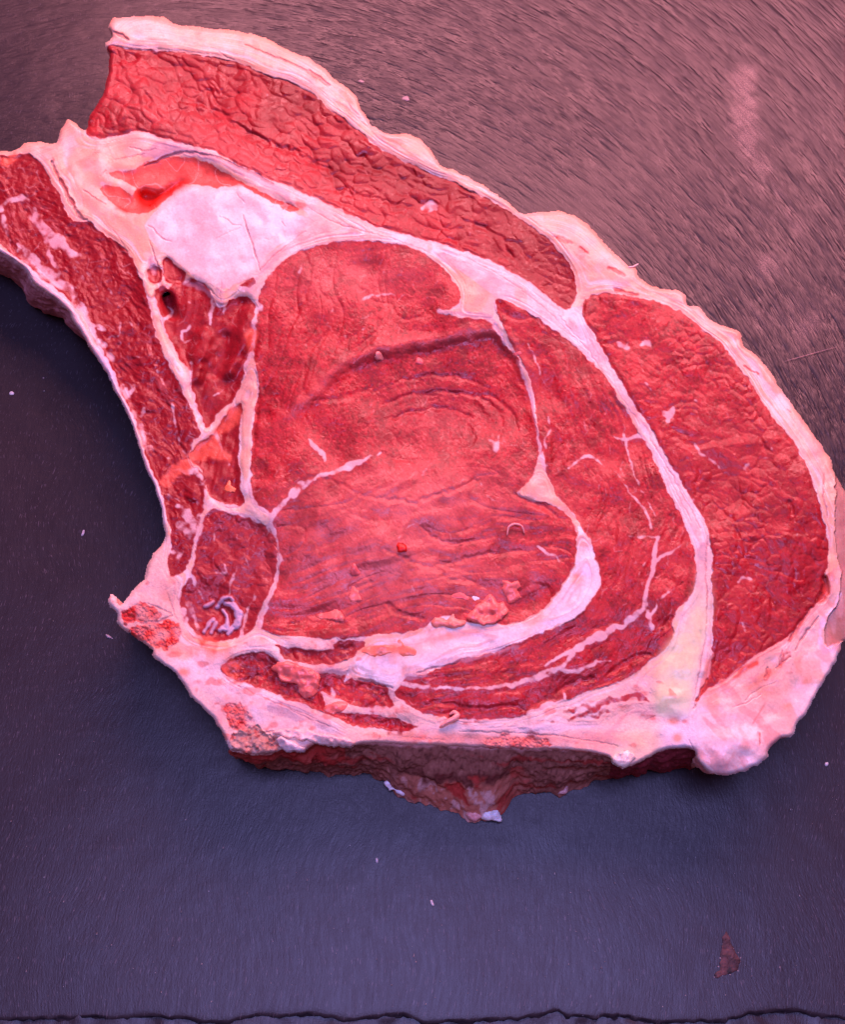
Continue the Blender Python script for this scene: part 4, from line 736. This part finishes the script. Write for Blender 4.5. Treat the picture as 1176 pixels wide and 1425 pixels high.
def curl(name, pts, rad, color, mat, zoff, parent=None, onslate=False):
    q = cr(pts, False, .8); n = len(q)
    zb = np.full(n, 1.0) if onslate else samp(blur(Z, 2), q[:, 0], q[:, 1])
    zz = zb+rad*.6+zoff*np.sin(np.linspace(0, math.pi, n)); X, Y = onz(q[:, 0], q[:, 1], zz); C = np.stack([X, Y, zz], 1)
    t_ = np.gradient(C, axis=0); t_ /= np.linalg.norm(t_, axis=1, keepdims=True); up = np.array([0, 0, 1.0]); s_ = np.cross(t_, up); s_ /= np.linalg.norm(s_, axis=1, keepdims=True)+1e-9; u_ = np.cross(s_, t_)
    K = 8; rr_ = rad*np.sqrt(np.clip(np.sin(np.linspace(.12, math.pi-.12, n)), 0, 1))*(1+.12*noise(np.arange(n), 0*np.arange(n), 5, 2, rad))
    a = np.linspace(0, 2*math.pi, K, endpoint=False)
    Vv = C[:, None]+rr_[:, None, None]*(np.cos(a)[None, :, None]*s_[:, None]+np.sin(a)[None, :, None]*u_[:, None])
    ii = np.arange(n*K).reshape(n, K); qd = np.stack([ii[:-1], np.roll(ii, -1, 1)[:-1], np.roll(ii, -1, 1)[1:], ii[1:]], -1).reshape(-1, 4)
    tn_ = np.tile(np.array(list(color)+[.38]), (n*K, 1))
    return mesh_object(name, Vv.reshape(-1, 3)*S, qd, mat, tn_, None, parent)
curl('fat_curl', [(612,1012),(622,1005),(632,1000),(637,995),(632,991),(626,994)], 3.2, (.84,.40,.34), MAT_FAT, 4, steak)
curl('fat_curl', [(706,745),(708,734),(716,729),(726,732),(730,742)], 1.7, (.78,.36,.32), MAT_FAT, 4, steak)
curl('fat_curl', [(874,372),(882,371),(889,367)], 1.4, (.86,.66,.60), MAT_FAT, 2, steak)

# ---------------------------------------------------------------- slate board
slate_mat, nt, N, LK, P = material('slate')
def attr(nm): a = N.new('ShaderNodeAttribute'); a.attribute_name = nm; return a
def tex(vec, scale, sc3, det=4, rough=.6):
    mp = N.new('ShaderNodeMapping'); mp.inputs['Scale'].default_value = sc3; LK.new(vec, mp.inputs[0])
    n = N.new('ShaderNodeTexNoise'); n.inputs['Scale'].default_value = scale; n.inputs['Detail'].default_value = det; n.inputs['Roughness'].default_value = rough; n.inputs['Distortion'].default_value = 0.0; LK.new(mp.outputs[0], n.inputs['Vector']); return n.outputs['Fac']
def math_(op, a, b, c=None):
    n = N.new('ShaderNodeMath'); n.operation = op
    for i, x in enumerate((a, b, c)):
        if x is None: continue
        if isinstance(x, (int, float)): n.inputs[i].default_value = x
        else: LK.new(x, n.inputs[i])
    return n.outputs[0]
def mixf(f, a, b):
    n = N.new('ShaderNodeMix'); n.data_type = 'FLOAT'
    for sck, x in ((n.inputs[0], f), (n.inputs[2], a), (n.inputs[3], b)):
        if isinstance(x, (int, float)): sck.default_value = x
        else: LK.new(x, sck)
    return n.outputs[0]
def mixc(f, a, b):
    n = N.new('ShaderNodeMix'); n.data_type = 'RGBA'
    for sck, x in ((n.inputs[0], f), (n.inputs[6], a), (n.inputs[7], b)):
        if isinstance(x, (int, float)): sck.default_value = x
        elif isinstance(x, tuple): sck.default_value = x+(1,)
        else: LK.new(x, sck)
    return n.outputs[2]
fa, fb, fm, sm = attr('flow_arc').outputs['Vector'], attr('flow_line').outputs['Vector'], attr('flow_mask').outputs['Fac'], attr('smear').outputs['Fac']
tA = tex(fa, 1.0, (.105, .019, 1), 3, .5); tA2 = tex(fa, 1.0, (.24, .045, 1), 2, .5); tB = tex(fb, 1.0, (.24, .028, 1), 4, .6); tB2 = tex(fb, 1.0, (.45, .13, 1), 3)
gr = tex(fb, 1.0, (.5, .5, 1), 3, .7); bigN = tex(fb, 1.0, (.008, .008, 1), 4)
hA = math_('ADD', math_('MULTIPLY', tA, 4.4), math_('MULTIPLY', tA2, 1.8)); hB = math_('ADD', math_('MULTIPLY', tB, .16), math_('MULTIPLY', tB2, .22))
hh_ = math_('ADD', mixf(fm, hB, hA), math_('MULTIPLY', gr, .12))
bp = N.new('ShaderNodeBump'); bp.inputs['Strength'].default_value = 1.0; bp.inputs['Distance'].default_value = 1.15*S; LK.new(hh_, bp.inputs['Height']); LK.new(bp.outputs[0], P.inputs['Normal'])
base = mixc(bigN, (.016, .015, .020), (.028, .026, .032))
base = mixc(math_('MULTIPLY', math_('GREATER_THAN', gr, .70), .55), base, (.16, .15, .16))
tB3 = tex(fb, 1.0, (.75, .085, 1), 2, .5)
base = mixc(math_('MULTIPLY', math_('GREATER_THAN', tB3, .665), .42), base, (.15, .14, .17))
smf = math_('MULTIPLY', sm, math_('MULTIPLY_ADD', gr, 3.2, -1.25)); cl = N.new('ShaderNodeClamp'); LK.new(smf, cl.inputs[0])
base = mixc(cl.outputs[0], base, (.40, .30, .26)); LK.new(base, P.inputs['Base Color'])
rg = math_('ADD', math_('MULTIPLY', bigN, .10), .30); stk = mixf(fm, math_('MULTIPLY_ADD', tB, .55, -.27), math_('MULTIPLY_ADD', math_('ADD', math_('MULTIPLY', tA, .55), math_('MULTIPLY', tA2, .45)), 2.6, -1.3))
rcl = N.new('ShaderNodeClamp'); LK.new(math_('ADD', rg, math_('MULTIPLY', stk, .42)), rcl.inputs[0]); rcl.inputs[1].default_value = .16; rcl.inputs[2].default_value = .75; LK.new(rcl.outputs[0], P.inputs['Roughness'])
P.inputs['Specular IOR Level'].default_value = .33

board = thing('slate_board', (0, 0, 0), 'dark slate serving board with a rough chipped front edge under the steak', 'board')
def flow_attrs(o, x, y, z):
    u, v = topix(x, y, z)
    r = np.hypot(u-230, v-950); th = np.arctan2(u-230, 950-v)
    me = o.data
    for nm, arr in (('flow_arc', np.stack([r, th*800, 0*r], 1)), ('flow_line', np.stack([x+10*noise(x, y, 120, 2, 300)-.06*y, y, 0*x], 1))):
        a = me.attributes.new(nm, 'FLOAT_VECTOR', 'POINT'); a.data.foreach_set('vector', np.ascontiguousarray(arr, np.float32).ravel())
    mk = np.maximum(sst(-v-30*noise(u, v, 90, 2, 9), -330, -140)*(.35+.65*sst(u, 150, 500)), sst(u, 720, 1000)*sst(-v, -1000, -560))
    pts = cr([(1038,100),(1036,140),(1042,190),(1062,240),(1082,290),(1098,322),(1085,350),(1066,375)], False, 4)
    smr = np.zeros(len(u))
    for k, p in enumerate(pts): p = p+np.array([9*math.sin(k*1.3), 0]); smr = np.maximum(smr, np.exp(-((u-p[0])**2+(v-p[1])**2)/14**2)*(1-.35*k/len(pts)))
    smr = np.maximum(smr, .6*np.exp(-(((u-950)/32)**2+((v-88)/22)**2))); smr = np.maximum(smr, .5*np.exp(-(((u-1065)/28)**2+((v-440)/20)**2)))
    smr = np.maximum(smr, .5*np.exp(-(((u-1120)/30)**2+((v-455)/30)**2)))
    smr = smr*np.clip(.45+.55*noise(u, v, 26, 3, 430), 0, 1)
    for nm, arr in (('flow_mask', mk), ('smear', smr)):
        a = me.attributes.new(nm, 'FLOAT', 'POINT'); a.data.foreach_set('value', np.ascontiguousarray(arr, np.float32))
xs = np.arange(-930, 931, 4.0); _, yb0 = onz(588., 1414., 0.); yb0 = float(yb0)
uu_, _v = topix(xs, yb0+0*xs, 0)
# front edge: traced dips of the break line
evb = np.interp(uu_, [-200,0,20,30,60,100,130,160,185,205,220,240,280,320,350,360,390,410,440,460,490,510,540,560,575,590,635,660,700,720,745,775,800,830,860,890,910,925,960,990,1020,1060,1110,1130,1176,1400],
   [1420,1420,1419,1421,1417,1417,1417,1419,1416,1414,1417,1418,1424,1424,1417,1414,1416,1415,1414,1416,1421,1418,1413,1412,1416,1424,1425,1421,1422,1420,1414,1409,1415,1418,1416,1420,1424,1424,1424,1424,1420,1410,1408,1411,1420,1420]) - 1
yb = onz(uu_, evb+1.2*noise(xs, 0*xs, 14, 3, 400), 0.)[1]
fr_ = np.concatenate([np.linspace(0, .12, 60)**1.0, np.linspace(.12, 1, 330)[1:]])
Xg = xs[None]+0*fr_[:, None]; Yg = yb[None]*(1-fr_[:, None])+1150*fr_[:, None]
Zg = .35*noise(Xg, Yg, 160, 2, 410)+.10*noise(Xg, Yg, 24, 3, 411)-.6
Zg -= .8*np.exp(-(Yg-yb[None])/3)
# face of the break below the edge
fs = np.linspace(0, 1, 9)[1:][:, None]
Xf = xs[None]+0*fs; Yf = yb[None]-2.5*fs+1.8*noise(Xf, fs*12, 7, 3, 415)*np.sin(fs*math.pi); Zf = Zg[0][None]*(1-fs)+(-5)*fs
GX = np.concatenate([Xf[::-1], Xg]); GY = np.concatenate([Yf[::-1], Yg]); GZ = np.concatenate([Zf[::-1], Zg])
ii = np.arange(GX.size).reshape(GX.shape); qd = np.stack([ii[:-1, :-1], ii[:-1, 1:], ii[1:, 1:], ii[1:, :-1]], -1).reshape(-1, 4)
o = mesh_object('slate_surface', np.stack([GX, GY, GZ], -1).reshape(-1, 3)*S, qd, slate_mat, None, None, board); flow_attrs(o, GX.ravel(), GY.ravel(), GZ.ravel())
fs = np.linspace(0, 1, 30)[:, None]; Xl = xs[None]+0*fs; Yl = (yb[None]+14)*(1-fs)+(yb0-70+5*noise(xs, 0*xs, 30, 3, 420))[None]*fs
Zl = np.maximum(-4.3, -3.0+.9*noise(Xl, Yl, 20, 3, 421))-26*sst(fs, .88, 1.0)
ii = np.arange(Xl.size).reshape(Xl.shape); qd = np.stack([ii[:-1, :-1], ii[1:, :-1], ii[1:, 1:], ii[:-1, 1:]], -1).reshape(-1, 4)
o = mesh_object('slate_layer', np.stack([Xl, Yl, Zl], -1).reshape(-1, 3)*S, qd, slate_mat, None, None, board); flow_attrs(o, Xl.ravel(), Yl.ravel(), Zl.ravel())
hb = np.array([(-928,yb0-60,-4.6),(928,yb0-60,-4.6),(928,1149,-4.6),(-928,1149,-4.6),(-928,yb0-60,-33),(928,yb0-60,-33),(928,1149,-33),(-928,1149,-33)], float)
o = mesh_object('slate_core', hb*S, np.array([[0,1,2,3],[4,7,6,5],[0,4,5,1],[1,5,6,2],[2,6,7,3],[3,7,4,0]]), slate_mat, None, None, board, False); flow_attrs(o, hb[:, 0], hb[:, 1], hb[:, 2])
# counter the board stands on
cm, nt, N, LK, P = material('counter'); P.inputs['Base Color'].default_value = (.05, .045, .05, 1); P.inputs['Roughness'].default_value = .5
nn = N.new('ShaderNodeTexNoise'); nn.inputs['Scale'].default_value = 60; rp = N.new('ShaderNodeMapRange'); rp.inputs[3].default_value = .35; rp.inputs[4].default_value = .65; LK.new(nn.outputs['Fac'], rp.inputs[0]); LK.new(rp.outputs[0], P.inputs['Roughness'])
cv = np.array([(-3000,-2500,-34),(3000,-2500,-34),(3000,3500,-34),(-3000,3500,-34)], float)*S
o = mesh_object('counter', cv, np.array([[0, 1, 2, 3]]), cm); o['kind'] = 'structure'

# ---------------------------------------------------------------- crumbs on the slate
GC = 'crumbs on the slate'
for i, (cx, cy, rx, ry, a, co, lb) in enumerate([
  (16, 547, 3.5, 3, 0, WHITE, 'white crumb on the slate at the far left, beside the rib'), (115, 741, 2.2, 6, .3, (.62,.55,.60), 'pale sliver on the slate left of the chine corner'),
  (503, 113, 6, 2.6, .1, (.40,.27,.27), 'pale flat flake on the slate just above the fat rim'), (565, 137, 6, 4, .4, (.36,.24,.25), 'pinkish round crumb on the slate above the orange patch of rim'),
  (1151, 1063, 2.4, 3, 0, WHITE, 'white speck on the slate right of the fat tail'), (602, 1257, 2, 5, -.4, (.70,.66,.70), 'pale sliver on the slate below the steak, near the middle'),
  (524, 1197, 2, 4, -.2, (.66,.62,.68), 'pale grain on the slate under the chine'), (290, 1240, 2, 2, 0, WHITE, 'white dot on the slate at the lower left'),
  (60, 526, 2, 2, 0, (.4,.32,.34), 'tiny grey grain on the slate near the rib end'), (150, 885, 7, 2, .5, (.42,.34,.38), 'faint grey flake on the slate beside the left bone corner')]):
    tag(lump('crumb', blobpts(cx, cy, rx, ry, a, 8, 70+i), 2.2, co, MAT_FAT, .4, None, 3.0, .3, 80+i, .5), lb, 'crumb', GC)
tag(curl('fibre', [(1092,503),(1110,498),(1135,491),(1164,483)], .42, (.40,.26,.26), MAT_FAT, .2, None, True), 'fine pale fibre lying on the slate at the right edge', 'fibre')
res = lump('dried_smear', [(1010,1297),(1016,1299),(1020,1318),(1026,1328),(1032,1340),(1029,1350),(1018,1354),(1006,1357),(996,1362),(994,1358),(1002,1345),(1004,1325),(1006,1308)], .9, (.065,.03,.03), MAT_SIDE, .4, None, 2.0, 1.4, 90, .42, 0, .5)
tag(res, 'brown dried smear with glint crumbs along its rim on the slate near the bottom right', 'stain')
for i in range(15):
    t_ = i/15*2*math.pi; 
    cx, cy = [(995,1360),(1003,1352),(1000,1356),(1006,1358),(1003,1333),(1000,1345),(1028,1326),(1031,1333),(1028,1343),(1028,1351),(1017,1356),(1009,1355),(1012,1310),(1021,1320),(1030,1338)][i]
    lump('glint_crumb', blobpts(cx, cy, .9+.5*((i*7)%3)/2, 1.0, 0, 7, 120+i), 1.3, (.36,.27,.27), MAT_FAT, .8, res, 4.0, .2, 130+i, .3)  # pale crumbs added to stand for glints on the smear
# pale specks sprinkled over the board: one uncountable mass
vs = []; fs_ = []
for k in range(600):
    u, v = RNG.uniform(0, 1176), RNG.uniform(0, 1405)
    if RNG.random() < .55: v = RNG.uniform(1030, 1405)
    if samp(inside, np.array([u]), np.array([v]))[0] > 0 or (1030 < v < 1150 and 310 < u < 980): continue
    r = RNG.gamma(2, .22)+.25; x, y = onz(u, v, .4); b = len(vs); sx = r*RNG.uniform(.5, 1); sy = r*RNG.uniform(.7, 2.0)
    vs += [(x-sx, y, .0), (x+sx*.7, y-sy*.6, .0), (x+sx*.5, y+sy, .0), (x, y, .0+r*.9+.5)]; fs_ += [(b, b+1, b+3), (b+1, b+2, b+3), (b+2, b, b+3)]
g_ = RNG.uniform(.06, .3, len(vs)//4).repeat(4); tn_ = np.stack([g_, g_*.93, g_*.97, g_*0+.5], 1)
o = mesh_object('slate_specks', np.array(vs)*S, np.array(fs_), MAT_FAT, tn_); o['kind'] = 'stuff'; o['label'] = 'fine pale specks scattered over the slate'; o['category'] = 'dust'
